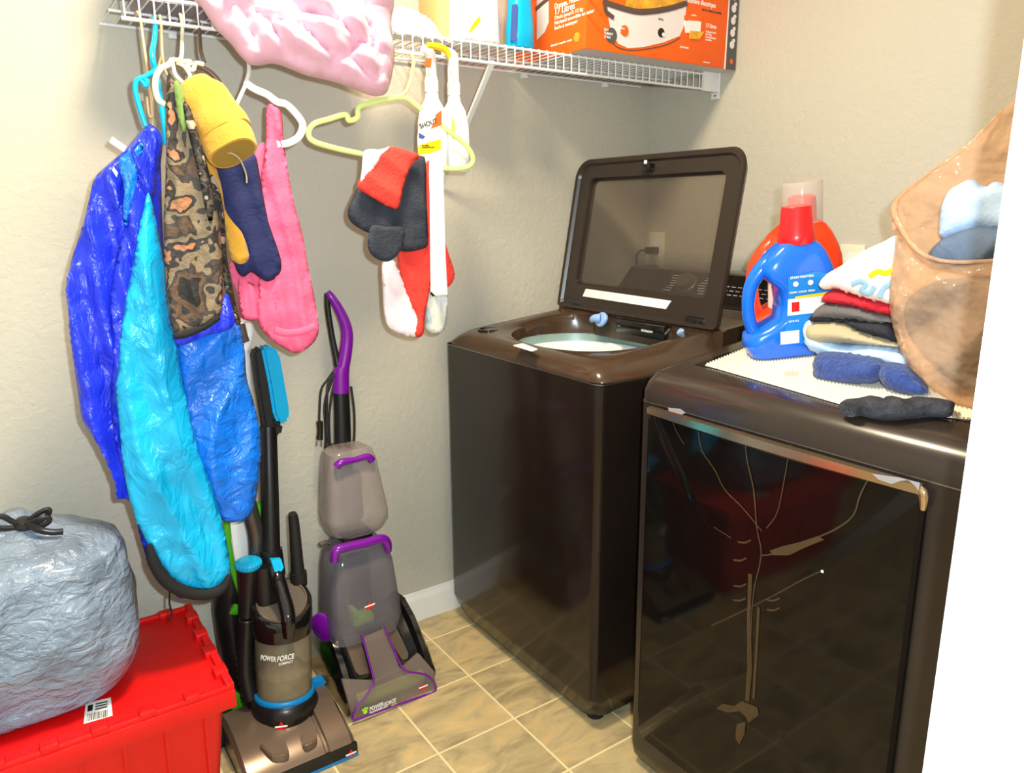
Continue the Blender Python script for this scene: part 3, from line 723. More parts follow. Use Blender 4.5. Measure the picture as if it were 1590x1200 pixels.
kb = disc(949, 55, .0185, M['boxgrey'], 'grey_seal', t, 3); ob = disc(969, 48, .0135, M['boxorange'], 'orange_seal', t, 4)
X1, U1 = (1, 0, 0), (0, 0, 1)
text('seal_text', 'PUT\nTURKEY\n17 KG', .0085, fp(937, 48)+V((0, -.003, 0)), X1, U1, M['paper'], kb)
text('seal_text', 'ROASTS\n17 L', .0065, fp(958, 45)+V((0, -.004, 0)), X1, U1, M['paper'], ob)
disc(1077, 37, .024, M['potwhite'], 'inset_circle', t, 2)
bm = B(); prism(bm, [fp(*p) for p in ((1062, 32), (1088, 34), (1086, 52), (1064, 51))], fd*3.5); link('inset_print', bm, M['paper'], t, smooth=False)
bm = B(); prism(bm, [fp(*p) for p in ((1062, 24), (1090, 26), (1088, 33), (1062, 31))], fd*3.5); link('inset_food', bm, M['boxorange'], t, smooth=False)
bm = B(); prism(bm, [fp(*p) for p in ((1070, 48), (1092, 50), (1084, 62), (1070, 60))], fd*4.5); link('inset_plate', bm, M['food'], t, smooth=False)
text('box_text', 'Rôtissoire électrique', .0190, fp(1062, 2)+V((.0, 0, 0)), X1, U1, M['paper'], t, wide=.82)
text('box_text', 'plat de cuisson amovible', .0085, fp(1090, 16), X1, U1, M['potrim'], t)
text('box_text', '17 Litres', .0155, fp(1096, 42), X1, U1, M['paper'], t, wide=.8)
text('box_text', 'Cuit une dinde\nde 12 kg\nFour électrique\namovible', .0072, fp(1096, 50), X1, U1, M['paper'], t)
text('box_text', 'RÔTISSOIRE', .0065, fp(1056, 74), X1, U1, M['paper'], t)
text('box_text', 'roaster oven', .0055, fp(1092, 97), X1, U1, M['paper'], t)
text('brand_print', 'RIVAL', .0075, fp(1022, 31)+V((0, -.001, 0)), X1, U1, M['boxgrey'], pic)
for k in range(5):
    bm = B(); c = V((BX1-.022, BY-.0014, BZ0+.068+.033*k)); lathe(bm, [(.010, 0), (.010, .0008), (.0003, .0008)], c, (0, -1, 0), 10, sy=1.1); lathe(bm, [(.006, 0), (.006, .0012), (.0003, .0012)], c+V((.006, 0, .012)), (0, -1, 0), 8); link('printed_item', bm, M['potwhite'], band, smooth=False)
bm = B(); lathe(bm, [(.008, 0), (.008, .0008), (.0003, .0008)], V((BX1-.020, BY-.0014, BZ0+.022)), (0, -1, 0), 5); link('printed_flower', bm, M['orangelabel'], band, smooth=False)
# left face of the carton
XF, UF = (0, -1, 0), (0, 0, 1)
def lf(u, v): return at(u, v, 'x', BX0-.0008)
text('side_text', 'Domes, roasts & bakes', .018, lf(861, 14), XF, UF, M['paper'], t, wide=1)
text('side_text', '17 Litres', .024, lf(861, 24), XF, UF, M['paper'], t, wide=1)
text('side_text', 'Dinde jusqu\'à 12 kg\nRéchaud amovible en acier\nfacile à nettoyer', .0125, lf(861, 31), XF, UF, M['paper'], t, wide=1.2)
text('side_text', 'electric roaster oven', .009, lf(855, 73), XF, UF, M['paper'], t, wide=1.2)
bm = B(); prism(bm, [lf(*p) for p in ((834, -2), (852, -6), (852, 35), (846, 50), (834, 62))], (-.001, 0, 0)); sp = link('printed_roaster_side', bm, M['potwhite'], t, smooth=False)
bm = B(); tube(bm, [lf(u, v)+V((-.001, 0, 0)) for u, v in ((832, 15), (842, 6), (852, -2))], .006, flat=((1, 0, 0), .2)); link('printed_rim', bm, M['potrim'], sp)
bm = B(); lathe(bm, [(.013, 0), (.013, .001), (.0003, .001)], lf(896, 58), (-1, 0, 0), 6); link('printed_snowflake', bm, M['food'], t, smooth=False)

# cyan bottle, white jug, white bag on the shelf
def body(name, c, secs, m, parent, e=3.2, n=44, ang=60):
    """stack of superellipse sections (z, rx, ry, dx)"""
    bm = B(); loft(bm, [sring(V((c[0]+(s[3] if len(s) > 3 else 0), c[1]+(s[4] if len(s) > 4 else 0), c[2]+s[0])), (1, 0, 0), (0, 1, 0), max(s[1], 1e-4), max(s[2], 1e-4), e, n) for s in secs])
    return link(name, bm, m, parent, ang=ang)
c = (-.822, -.245, DK)
t = thing('spray_bottle', 'bright cyan bottle standing on the wire shelf against the orange carton', 'bottle', c)
body('bottle_body', c, [(0, .030, .024), (.004, .037, .029), (.05, .036, .029), (.10, .031, .026), (.15, .028, .024), (.19, .022, .02), (.21, .014, .014), (.24, .014, .014)], M['turq'], t, 2.6)
bm = B(); lathe(bm, [(.017, .235), (.017, .265), (.001, .266)], c); link('cap', bm, M['white'], t)
bm = B(); prism(bm, [V((-.861, -.258, DK+.012)), V((-.855, -.276, DK+.014)), V((-.848, -.272, DK+.10)), V((-.853, -.256, DK+.10))], (-.002, -.001, 0)); link('violet_label', bm, M['mag'], t, smooth=False)
c = (-.945, -.215, DK)
t = thing('laundry_jug', 'tall white jug with a yellow mark standing on the wire shelf', 'jug', c)
body('jug_body', c, [(0, .052, .045), (.006, .062, .055), (.09, .060, .055), (.16, .057, .05), (.20, .045, .04), (.225, .022, .022), (.245, .02, .02)], M['jugwhite'], t, 3)
bm = B(); lathe(bm, [(.026, .24), (.025, .275), (.001, .276)], c); link('cap', bm, M['jugwhite'], t)
bm = B(); prism(bm, [at(u, v, 'y', -.270) for u, v in ((728, 48), (735, 36), (744, 25), (746, 32), (740, 40), (729, 52))], (0, -.0015, 0)); link('yellow_mark', bm, M['yellow'], t, smooth=False)
c = (-1.02, -.10, DK)
t = thing('cardboard_carton', 'narrow tan carton standing behind the white jug', 'box', c)
bm = B(); rbox(bm, -1.035, -1.005, -.20, -.10, DK, DK+.22, .002); link('carton', bm, mat('tan_card', (226, 180, 120), .7), t)
t = None
wb = cloth('plastic_bag', [(590, 20), (625, 12), (655, 22), (675, 40), (690, 62), (700, 66), (705, 85), (690, 88), (660, 86), (640, 88), (610, 90), (590, 85)], -.205, .05, mat('thin_white_bag', (246, 242, 240), .45, bump=.4, bscale=30, var=.04), ff=fold(.008, 14, 20), step=.008, zmin=lambda x: DK)
tag(wb, 'crumpled white plastic bag lying on the wire shelf beside the pink comforter', 'plastic bag')

# folded blankets on the left end of the shelf, seen from below through the wires
def blanket(name, lab, x0, x1, y0, y1, z0, z1, m, seed):
    t = bmesh.new(); bmesh.ops.create_cube(t, size=1); bmesh.ops.scale(t, vec=(x1-x0, y1-y0, z1-z0), verts=t.verts)
    bmesh.ops.translate(t, vec=((x0+x1)/2, (y0+y1)/2, (z0+z1)/2), verts=t.verts)
    bmesh.ops.bevel(t, geom=list(t.edges), offset=.03, segments=4, affect='EDGES'); bmesh.ops.subdivide_edges(t, edges=[e for e in t.edges if e.calc_length() > .05], cuts=14, use_grid_fill=True)
    for v in t.verts:
        k = min(1, (v.co.z-z0)/.02)
        v.co += V((noise.noise(v.co*9+V((seed, 0, 0))), noise.noise(v.co*9+V((0, seed, 0))), noise.noise(v.co*7+V((0, 0, seed)))))*.014*k
    return tag(link(name, t, m, ang=70), lab, 'blanket', None)
blanket('folded_blanket', 'grey violet folded blanket on the left end of the wire shelf', SX0+.03, -1.24, -.262, -.03, DK, DK+.10, mat('grey_violet_fleece', (150, 142, 158), .9), 1)
blanket('folded_blanket', 'blue folded blanket lying on top of the grey violet blanket on the shelf', SX0+.05, -1.27, -.255, -.04, DK+.112, DK+.22, mat('blue_fleece', (70, 110, 200), .9), 5)
# ============================================================ comforter over the shelf edge
def quilt(a, b):
    p = V((a*10+.4*noise.noise(V((a*6, b*6, 2))), b*15+a*5, 1.7)); d, _ = noise.voronoi(p)
    g = min(1, (d[1]-d[0])*2.2)
    return .050*g**.6-.028+.012*noise.noise(V((a*20, b*20, 3)))+.008*noise.noise(V((a*46, b*46, 8)))
cf = cloth('comforter', [(285, -30), (300, 0), (312, 10), (325, 30), (338, 48), (356, 66), (372, 86), (386, 99), (402, 102), (425, 99), (450, 107), (475, 117), (505, 124), (530, 131), (555, 141), (580, 149), (598, 146), (605, 132), (610, 110), (613, 80), (609, 55), (608, 30), (612, 5), (605, -40), (560, -90), (460, -100), (360, -80)], -.335, .085, M['blush'], ff=quilt, step=.0085, back=.4, off=(-.35, -.9, .1), w=.075)
tag(cf, 'pale pink quilted comforter bundled over the front edge of the wire shelf', 'comforter')

# ============================================================ hangers
def hanger(name, lab, paths, y, m, group=None, hookpath=None):
    o = thing(name, lab, 'hanger', at(paths[0][0][0][0], paths[0][0][0][1], 'y', y), group)
    for i, (pts, r, fl) in enumerate(paths):
        bm = B(); tube(bm, [at(p[0], p[1], 'y', y if len(p) < 3 else p[2]) for p in pts], r, n=10, flat=((.3, .95, 0), fl) if fl else None)
        link('hook' if i == 0 else 'frame', bm, m, o)
    return o
hanger('clothes_hanger', 'pale green plastic hanger holding dark and red baby clothes', [([(612, 86, -.27), (622, 80, -.27), (634, 82, -.28), (642, 92, -.29), (640, 112, -.31), (636, 130), (628, 145), (612, 152)], .0042, 0),
       ([(612, 152), (585, 158), (558, 166), (555, 182), (542, 187), (536, 178), (510, 185), (488, 192), (479, 205), (486, 219), (520, 230), (565, 240), (620, 254), (680, 261), (715, 262), (731, 256), (734, 243), (722, 224), (700, 206), (670, 183), (645, 162), (630, 152), (612, 152)], .0060, .55)], -.325, M['green'])
hanger('clothes_hanger', 'white plastic hanger holding the hot pink clothes', [([(368, 78, -.27), (378, 82, -.28), (386, 98, -.29), (386, 115, -.31), (381, 130)], .0042, 0),
       ([(381, 128), (395, 138), (415, 147), (430, 158), (446, 163), (464, 182), (470, 196), (464, 212), (448, 222), (430, 224)], .0075, .5),
       ([(383, 128), (374, 148), (364, 170)], .0040, 0)], -.330, M['white'])
hanger('clothes_hanger', 'turquoise plastic hanger holding the shiny blue jacket', [([(238, 30, -.27), (241, 36, -.28), (240, 60, -.29), (236, 85), (240, 108), (228, 118), (213, 125), (210, 140), (216, 165), (226, 196)], .0050, 0),
       ([(240, 108), (244, 128), (250, 160), (256, 200), (258, 225)], .0055, .6), ([(213, 120), (222, 128), (226, 134), (228, 126), (222, 120)], .0045, 0)], -.345, M['turq'])
hanger('clothes_hanger', 'brown plastic hanger behind the mustard sleeve', [([(302, 26, -.27), (308, 34, -.28), (310, 55, -.29), (312, 80), (318, 98)], .0036, 0),
       ([(300, 100), (320, 108), (336, 122), (350, 145), (370, 172)], .0055, .6)], -.305, M['brownhang'])
hanger('clothes_hanger', 'ivory plastic hanger crowding the camouflage shirt', [([(280, 22, -.27), (283, 34, -.28), (283, 60, -.29), (281, 90), (270, 92)], .0036, 0),
       ([(268, 92), (262, 100), (250, 106), (242, 120), (241, 138), (246, 155), (256, 162)], .0052, .8), ([(268, 92), (285, 95), (296, 96), (290, 104), (300, 108), (304, 98), (316, 100)], .0040, .8),
       ([(268, 94), (272, 115), (284, 128), (292, 134), (295, 118), (286, 103), (274, 97)], .0035, .8)], -.370, M['ivory'])
hanger('wire_hanger', 'tan wire hanger hooked nearest the left end of the shelf', [([(213, 18, -.27), (218, 30, -.285), (222, 60, -.30), (227, 95), (231, 130), (235, 160), (236, 182), (231, 176), (228, 150)], .0028, 0), ([(231, 130), (236, 150), (238, 175), (237, 195)], .0022, 0)], -.325, M['hookwire'])
hanger('wire_hanger', 'tan wire hanger hooked just right of the turquoise hook', [([(248, 24, -.27), (250, 36, -.285), (251, 60, -.29), (252, 85), (256, 108), (264, 125)], .0028, 0), ([(252, 85), (246, 105), (244, 140), (248, 175)], .0022, 0)], -.315, M['hookwire'])

# ============================================================ blue jacket
t = thing('nylon_jacket', 'shiny royal blue and cyan nylon jacket with black hem', 'jacket', at(300, 900, 'y', -.33)); JK = t
cloth('back_panel', [(232, 192), (214, 210), (198, 228), (180, 245), (160, 262), (146, 278), (138, 310), (128, 350), (112, 400), (102, 445), (106, 490), (112, 550), (121, 610), (127, 650), (142, 675), (160, 708), (176, 745), (180, 772), (196, 775), (206, 790), (222, 850), (240, 890), (268, 905), (272, 925), (288, 928), (292, 900), (275, 700), (255, 400), (250, 260), (248, 215)], -.320, .024, M['royal'], t, ff=fold(.015, 17, 12, 1.6, 1), step=.0085)
cloth('sleeve', [(228, 196), (205, 222), (196, 245), (190, 280), (198, 330), (180, 400), (172, 470), (178, 540), (172, 600), (178, 680), (196, 745), (212, 740), (214, 640), (208, 540), (216, 440), (226, 380), (240, 300), (250, 250), (252, 215), (242, 198)], -.350, .022, M['royal'], t, ff=fold(.014, 22, 10, 1.2, 4), step=.0080)
cloth('upper_sleeve', [(184, 250), (205, 232), (222, 222), (218, 250), (208, 300), (197, 350), (190, 330), (192, 290)], -.366, .010, M['azure'], t, ff=fold(.006, 26, 5, 1, 3), step=.006)
cloth('front_panel', [(229, 300), (218, 340), (208, 400), (198, 450), (190, 500), (184, 560), (180, 613), (186, 670), (192, 730), (202, 780), (218, 822), (236, 858), (258, 888), (285, 910), (315, 918), (340, 910), (356, 893), (356, 860), (342, 800), (327, 750), (313, 712), (302, 674), (290, 620), (281, 580), (274, 525), (264, 487), (258, 440), (252, 392), (243, 345), (236, 315)], -.372, .030, M['cyan'], t, ff=fold(.014, 15, 8, 1.3, 2), step=.0080, w=.05)
cloth('far_sleeve', [(272, 520), (300, 515), (328, 500), (344, 470), (352, 466), (362, 488), (374, 510), (380, 545), (384, 590), (396, 630), (405, 678), (404, 728), (397, 778), (386, 804), (366, 811), (346, 808), (333, 785), (312, 740), (296, 692), (284, 620), (276, 565)], -.345, .034, M['azure'], t, ff=fold(.014, 12, -20, 1.4, 7), step=.0080, w=.05)
cloth('royal_yoke', [(344, 468), (352, 455), (361, 480), (364, 503), (350, 514), (325, 520), (300, 530), (276, 536), (270, 520), (290, 500), (330, 480)], -.388, .008, M['royal'], t, ff=fold(.004, 26, 0, 1, 3), step=.006)
bm = B(); tube(bm, [at(u, v, 'y', -.392) for u, v in ((232, 845), (238, 870), (252, 895), (272, 912), (298, 921), (325, 922), (346, 912), (357, 893))], [.005, .012, .013, .013, .013, .012, .010, .005], flat=((-.3, -.9, 0), .9)); link('black_hem', bm, M['blackcloth'], t)
bm = B(); tube(bm, [at(u, v, 'y', -.36) for u, v in ((264, 912), (263, 935), (266, 950), (263, 965))], .002, n=8); link('drawstring', bm, M['blackcloth'], t)
bm = B(); prism(bm, [at(u, v, 'y', -.335) for u, v in ((174, 212), (197, 228), (192, 236), (170, 221))], (0, -.0015, 0)); link('care_tag', bm, M['paper'], t, smooth=False)
bm = B(); prism(bm, [at(u, v, 'y', -.385) for u, v in ((176, 259), (183, 268), (181, 275), (174, 264))], (0, -.001, 0)); link('printed_mark', bm, M['paper'], t, smooth=False)

# camouflage shirt
t = thing('camouflage_shirt', 'brown camouflage shirt hanging in front of the blue jacket', 'shirt', at(300, 515, 'y', -.40))
cloth('body', [(262, 112), (270, 122), (280, 135), (290, 160), (302, 188), (314, 226), (324, 265), (333, 305), (341, 350), (345, 400), (346, 450), (343, 487), (325, 502), (300, 512), (275, 520), (268, 508), (262, 470), (256, 420), (254, 350), (256, 300), (258, 240), (257, 180), (258, 135)], -.410, .022, M['camo'], t, ff=fold(.009, 19, 8, 1.2, 5), step=.0075)
cloth('collar_lining', [(270, 130), (278, 128), (288, 160), (290, 195), (284, 205), (276, 180)], -.428, .007, M['olive'], t, step=.005)
cloth('button_placket', [(284, 160), (294, 165), (306, 200), (318, 245), (327, 285), (332, 318), (328, 348), (320, 330), (312, 290), (302, 245), (292, 205)], -.432, .009, M['camodark'], t, ff=fold(.006, 30, 50, 1, 6), step=.006)
cloth('far_side', [(325, 272), (338, 285), (348, 330), (352, 395), (358, 430), (366, 470), (374, 500), (366, 503), (354, 470), (346, 430), (340, 380), (330, 330)], -.375, .014, M['camodark'], t, ff=fold(.006, 24, 10, 1, 8), step=.0065)
bm = B(); tube(bm, [at(u, v, 'y', -.425) for u, v in ((270, 522), (290, 519), (320, 506), (340, 492))], .006, flat=((0, 1, 0), .6)); link('black_trim', bm, M['blackcloth'], t)

# mustard garment
t = thing('mustard_jacket', 'mustard yellow jacket with a ribbed cuff turned toward the room', 'jacket', at(365, 405, 'y', -.36))
cloth('body', [(290, 140), (300, 160), (315, 205), (330, 245), (343, 285), (350, 325), (362, 345), (376, 362), (385, 388), (386, 404), (370, 410), (357, 396), (351, 360), (340, 320), (325, 280), (308, 235), (296, 190)], -.362, .016, M['mustard'], t, ff=fold(.006, 22, 8, 1, 2), step=.007)
bm = B(); P_ = lambda u, v, y=-.400: at(u, v, 'y', y)
def limb(pts, rx, ry, ax, m, name, par, e=2.4, n=36, wr=.06, seed=0, k=4, cap=True):
    """soft sleeve swept along pts; ax is the wide direction"""
    C = smoothpath(pts, k); rings = []
    def lerpl(L, s):
        s = s*(len(L)-1); i = min(int(s), len(L)-2); return L[i]*(1-(s-i))+L[i+1]*(s-i)
    for i, c in enumerate(C):
        d = (C[min(i+1, len(C)-1)]-C[max(i-1, 0)]).normalized(); x = (V(ax)-d*V(ax).dot(d)).normalized(); y = d.cross(x); s = i/(len(C)-1)
        r = sring(c, x, y, lerpl(rx, s), lerpl(ry, s), e, n)
        rings.append([c+(p-c)*(1+wr*noise.noise(V((p.x*28, p.y*28, p.z*22+seed)))*2) for p in r])
    bm = B(); loft(bm, rings, cap=cap); return link(name, bm, m, par, ang=75)
a, b = P_(300, 135), P_(362, 238)
dd = (b-a); wd = dd.cross(V((.5, .8, 0))).normalized()
up_ = limb([P_(304, 128, -.37), P_(315, 150, -.385), P_(333, 182, -.405), P_(348, 210, -.425)], [.030, .044, .050, .052], [.022, .030, .034, .034], wd, M['mustard'], 'sleeve', t, wr=.10, seed=2)
limb([P_(346, 206, -.422), P_(356, 224, -.437), P_(362, 238, -.450)], [.052, .050, .047], [.034, .034, .032], wd, M['mustard'], 'ribbed_cuff', t, wr=.04, seed=9)
limb([P_(362.5, 238, -.4503), P_(363.0, 239.2, -.4515)], [.041, .041], [.027, .027], wd, M['mustardin'], 'cuff_opening', t, wr=0)
bm = B(); tube(bm, [P_(350, 236, -.453), P_(364, 240, -.455), P_(374, 250, -.455), P_(382, 270, -.45), P_(383, 284, -.45)], .0016, n=6); link('drawstring', bm, M['khaki'], t)
# navy trousers and pink clothes
t = thing('navy_trousers', 'dark navy trouser leg hanging between mustard and pink clothes', 'trousers', at(410, 435, 'y', -.33))
cloth('leg', [(336, 248), (360, 246), (382, 242), (396, 240), (403, 268), (410, 310), (419, 350), (431, 385), (437, 408), (433, 428), (415, 437), (402, 430), (390, 422), (378, 430), (366, 415), (356, 370), (346, 320), (338, 280)], -.335, .018, M['navy'], t, ff=fold(.009, 16, 14, 1, 3), step=.0075)
t = thing('pink_dress', 'hot pink gathered garment on the white hanger', 'dress', at(450, 545, 'y', -.31))
cloth('body', [(414, 165), (425, 163), (437, 176), (441, 220), (448, 270), (458, 320), (470, 365), (478, 410), (487, 455), (495, 505), (490, 528), (473, 543), (457, 548), (440, 540), (422, 528), (402, 505), (398, 470), (404, 420), (408, 340), (405, 280), (412, 225)], -.322, .020, M['pink'], t, ff=fold(.011, 22, 8, .8, 4), step=.0075)
cloth('far_side', [(396, 235), (412, 222), (418, 260), (420, 340), (425, 420), (430, 500), (400, 497), (375, 494), (368, 460), (357, 420), (358, 405), (375, 400), (392, 330), (394, 280)], -.300, .014, M['pink'], t, ff=fold(.008, 24, 5, .8, 5), step=.0075)
cloth('ruffle', [(372, 432), (392, 440), (412, 448), (428, 440), (436, 456), (430, 492), (400, 497), (377, 494), (370, 462)], -.322, .012, M['pink'], t, ff=fold(.009, 40, 0, .5, 5), step=.006)
bm = B(); tube(bm, [at(u, v, 'y', -.350) for u, v in ((426, 512), (445, 517), (470, 514), (490, 506))], .0085, flat=((0, 1, 0), .5)); link('hem_band', bm, M['pink'], t)
# clothes on the green hanger
t = thing('slate_baby_trousers', 'dark slate baby trousers with a round pocket on the green hanger', 'trousers', at(620, 395, 'y', -.36))
cloth('body', [(557, 290), (585, 280), (612, 262), (632, 248), (655, 242), (661, 252), (662, 300), (664, 350), (664, 380), (650, 388), (625, 390), (612, 378), (590, 366), (568, 360), (545, 345), (540, 328), (547, 308)], -.350, .020, M['slate'], t, ff=fold(.007, 12, 40, 1, 5), step=.007)
cloth('round_pocket', [(578, 350), (600, 352), (626, 353), (628, 372), (618, 395), (602, 406), (585, 402), (573, 390), (571, 372)], -.382, .009, M['slate'], t, step=.006)
t = thing('coral_fleece_top', 'coral red fleece top with a white pink collar on the green hanger', 'top', at(650, 520, 'y', -.34))
cloth('lower_body', [(618, 388), (640, 380), (656, 330), (658, 262), (672, 262), (674, 400), (667, 450), (660, 490), (657, 520), (642, 520), (646, 495), (636, 470), (626, 440), (618, 410)], -.336, .014, M['coral'], t, ff=fold(.006, 16, 20, 1, 5), step=.007)
cloth('turned_hem', [(585, 238), (608, 228), (628, 232), (652, 242), (640, 255), (628, 285), (619, 322), (602, 320), (580, 308), (558, 294), (556, 282), (570, 262)], -.380, .014, M['coral'], t, ff=fold(.006, 20, 60, 1, 5), step=.006)
cloth('pale_lining', [(566, 234), (590, 232), (606, 228), (592, 245), (576, 268), (560, 284), (562, 262)], -.386, .008, M['tiepink'], t, step=.005)
cloth('far_flap', [(690, 378), (697, 395), (706, 425), (700, 442), (692, 440)], -.300, .008, M['coral'], t, step=.006)
tb = cloth('pink_white_leggings', [(594, 404), (612, 402), (624, 430), (640, 462), (654, 495), (656, 510), (648, 524), (625, 520), (606, 510), (597, 490), (594, 450)], -.328, .018, M['tiepink'], ff=fold(.006, 16, 25, 1, 5), step=.007)
tag(tb, 'white and pink dyed baby leggings hanging below the dark slate pocket', 'leggings')
tb = cloth('pastel_leggings', [(664, 455), (680, 452), (694, 450), (695, 480), (692, 505), (684, 517), (670, 517), (660, 508), (661, 480)], -.315, .014, M['tieblue'], ff=fold(.005, 26, 5, .8, 5), step=.006)
tag(tb, 'pale blue and pink leggings hanging under the long white strap', 'leggings')
tb = cloth('fabric_strap', [(667, 246), (677, 243), (688, 248), (689, 290), (690, 330), (692, 400), (695, 458), (669, 460), (668, 380), (667, 300), (666, 270)], -.378, .004, mat('white_webbing', (246, 245, 243), .7), rnd=False, step=.007)
tag(tb, 'long white fabric strap hanging straight down past the green hanger', 'strap')

# stain remover bottles hanging by their triggers
def trigger(nm, lab, u0, y, h0, lbl):
    cx = at(u0, 200, 'y', y).x; zb = 1.362
    c = (cx, y, zb); t = thing(nm, lab, 'spray bottle', c)
    body('bottle_body', c, [(0, .030, .016), (.004, .036, .020), (.06, .037, .022), (.11, .036, .021), (.145, .028, .018), (.165, .015, .014), (.185, .013, .013)], M['jugwhite'], t, 3)
    bm = B(); lathe(bm, [(.016, .18), (.016, .205), (.013, .215)], c, n=24); link('collar', bm, M['jugwhite'], t)
    return t, c
t, c = trigger('stain_remover_bottle', 'white SHOUT stain remover spray bottle with yellow trigger', 672, -.305, 0, 0)
bm = B(); tube(bm, [V(c)+V((0, 0, .20)), V(c)+V((.0, 0, .235)), V(c)+V((-.004, -.004, .262)), V(c)+V((-.024, -.008, .272))], [.013, .013, .012, .008], n=12); link('spray_head', bm, M['jugwhite'], t)
bm = B(); tube(bm, [at(u, v, 'y', -.335) for u, v in ((664, 70), (678, 72), (692, 78), (698, 90))], [.006, .008, .008, .004], n=10); link('trigger', bm, M['yellow'], t)
bm = B(); prism(bm, [at(u, v, 'y', -.322) for u, v in ((660, 91), (668, 91), (667, 105), (659, 105))], (0, -.008, 0), .001); link('nozzle', bm, M['orangelabel'], t, smooth=False)
yy = c[1]-.0225
L_ = lambda u, v, y=yy: at(u, v, 'y', y)
bm = B(); prism(bm, [L_(*p) for p in ((653, 172), (662, 168), (684, 170), (684, 252), (650, 252), (648, 215))], (0, -.001, 0)); lab_ = link('label', bm, M['paper'], t, smooth=False)
bm = B(); prism(bm, [L_(*p)+V((0, -.001, 0)) for p in ((676, 178), (685, 171), (685, 194), (668, 200), (674, 190))], (0, -.001, 0)); link('label_flash', bm, M['orangelabel'], lab_, smooth=False)
bm = B(); prism(bm, [L_(*p)+V((0, -.001, 0)) for p in ((649, 226), (668, 220), (684, 216), (684, 232), (666, 238), (649, 240))], (0, -.001, 0)); link('label_band', bm, M['yellow'], lab_, smooth=False)
bm = B(); prism(bm, [L_(*p)+V((0, -.001, 0)) for p in ((650, 206), (660, 212), (656, 216), (650, 214))], (0, -.001, 0)); link('label_swoosh', bm, M['mag'], lab_, smooth=False)
text('label_text', 'SHOUT', .0150, L_(652, 200)+V((0, -.002, 0)), (1, 0, .35), (0, 0, 1), M['ink'], lab_)
text('label_text', 'NO MORE\nCONCENTRATED', .0042, L_(654, 227)+V((0, -.0025, 0)), (1, 0, .05), (0, 0, 1), M['ink'], lab_)
t, c = trigger('stain_remover_bottle', 'second white spray bottle half behind the one with the yellow trigger', 706, -.285, 0, 0)
bm = B(); tube(bm, [V(c)+V((0, 0, .20)), V(c)+V((.0, 0, .24)), V(c)+V((-.004, -.004, .268)), V(c)+V((-.030, -.010, .275))], [.014, .014, .013, .009], n=12); link('spray_head', bm, M['jugwhite'], t)
bm = B(); tube(bm, [V(c)+V((-.012, -.012, .262)), V(c)+V((-.018, -.024, .245)), V(c)+V((-.016, -.026, .215))], [.006, .005, .004], n=8); link('trigger', bm, M['jugwhite'], t)
bm = B(); prism(bm, [at(u, v, 'y', c[1]-.0228) for u, v in ((702, 180), (706, 192), (706, 208), (702, 218), (701, 200))], (0, -.001, 0)); link('green_label', bm, M['limeyel'], t, smooth=False)
# ============================================================ detergent bottles
CR = V((.822, -.57, 0)).normalized(); CT = V((-.57, -.822, 0)).normalized()    # bottle width runs along CR, its label faces CT
def detergent(lab, base, m, cap, capname, clearcap=False):
    t = thing('detergent_bottle', lab, 'bottle', base); b0 = V(base)
    q = lambda w, h, d=0: b0+CR*w+V((0, 0, h))+CT*d
    SC_ = 1
    secs = [(0, .003, .080, .040), (.004, .003, .090, .046), (.03, .002, .099, .049), (.052, .004, .098, .049), (.068, .020, .082, .049), (.085, .036, .064, .048), (.12, .039, .061, .048), (.155, .036, .063, .048), (.175, .024, .074, .047), (.20, .014, .076, .045), (.225, .016, .062, .041), (.242, .020, .046, .036), (.25, .021, .036, .032)]
    bm = B(); loft(bm, [sring(q(w, h), CR, CT, rx, ry, 4.2, 56) for h, w, rx, ry in secs]); link('bottle_body', bm, m, t, ang=70)
    bm = B(); tube(bm, [q(-.030, .215), q(-.058, .195), (q(-.080, .160)), q(-.0865, .115), q(-.080, .070), q(-.060, .035)], [.019, .017, .0145, .0135, .0145, .020], n=16, flat=(CT, 1.15)); link('handle', bm, m, t)
    bm = B()
    if clearcap: lathe(bm, [(.042, .248), (.042, .252), (.041, .33), (.0405, .332), (.002, .333)], q(.021, 0), n=32); link(capname, bm, cap, t); bm = B(); lathe(bm, [(.030, .248), (.028, .30), (.02, .305), (.001, .305)], q(.021, 0)); link('pour_spout', bm, M['orange'], t)
    else: lathe(bm, [(.038, .246), (.040, .252), (.038, .268), (.036, .272), (.031, .322), (.029, .325), (.002, .326)], q(.021, 0), n=36); link(capname, bm, cap, t)
    return t, q
bb = dt(1222, 547, .006)
t, q = detergent('blue detergent bottle with a red cap on the ribbed mat', bb, M['blue'], M['capred'], 'cap')
def onf(u, v, d=.0495): return q((u-1222)/663, (553-v)/663, d)
bm = B(); prism(bm, [onf(*p) for p in ((1212, 432), (1250, 428), (1276, 436), (1279, 470), (1277, 526), (1262, 534), (1202, 530), (1210, 500), (1213, 470))], CT*.0006); lb = link('label', bm, M['label'], t, smooth=False)
bm = B(); prism(bm, [onf(*p, .0502) for p in ((1212, 464), (1278, 464), (1278, 488), (1211, 488))], CT*.0006); link('white_panel', bm, M['paper'], lb, smooth=False)
bm = B(); prism(bm, [onf(*p, .051) for p in ((1217, 469), (1228, 469), (1228, 483), (1217, 483))], CT*.0006); link('red_seal', bm, M['logored'], lb, smooth=False)
for k, (a, b, c) in enumerate((('rainbow_band', 0, M['yellow']),)):
    bm = B(); prism(bm, [onf(*p, .0512) for p in ((1222, 461), (1278, 459), (1278, 464), (1222, 464))], CT*.0004); link(a, bm, c, lb, smooth=False)
bm = B(); prism(bm, [onf(*p, .0502) for p in ((1201, 511), (1228, 511), (1228, 530), (1201, 530))], CT*.0006); bc = link('barcode_panel', bm, M['paper'], lb, smooth=False)
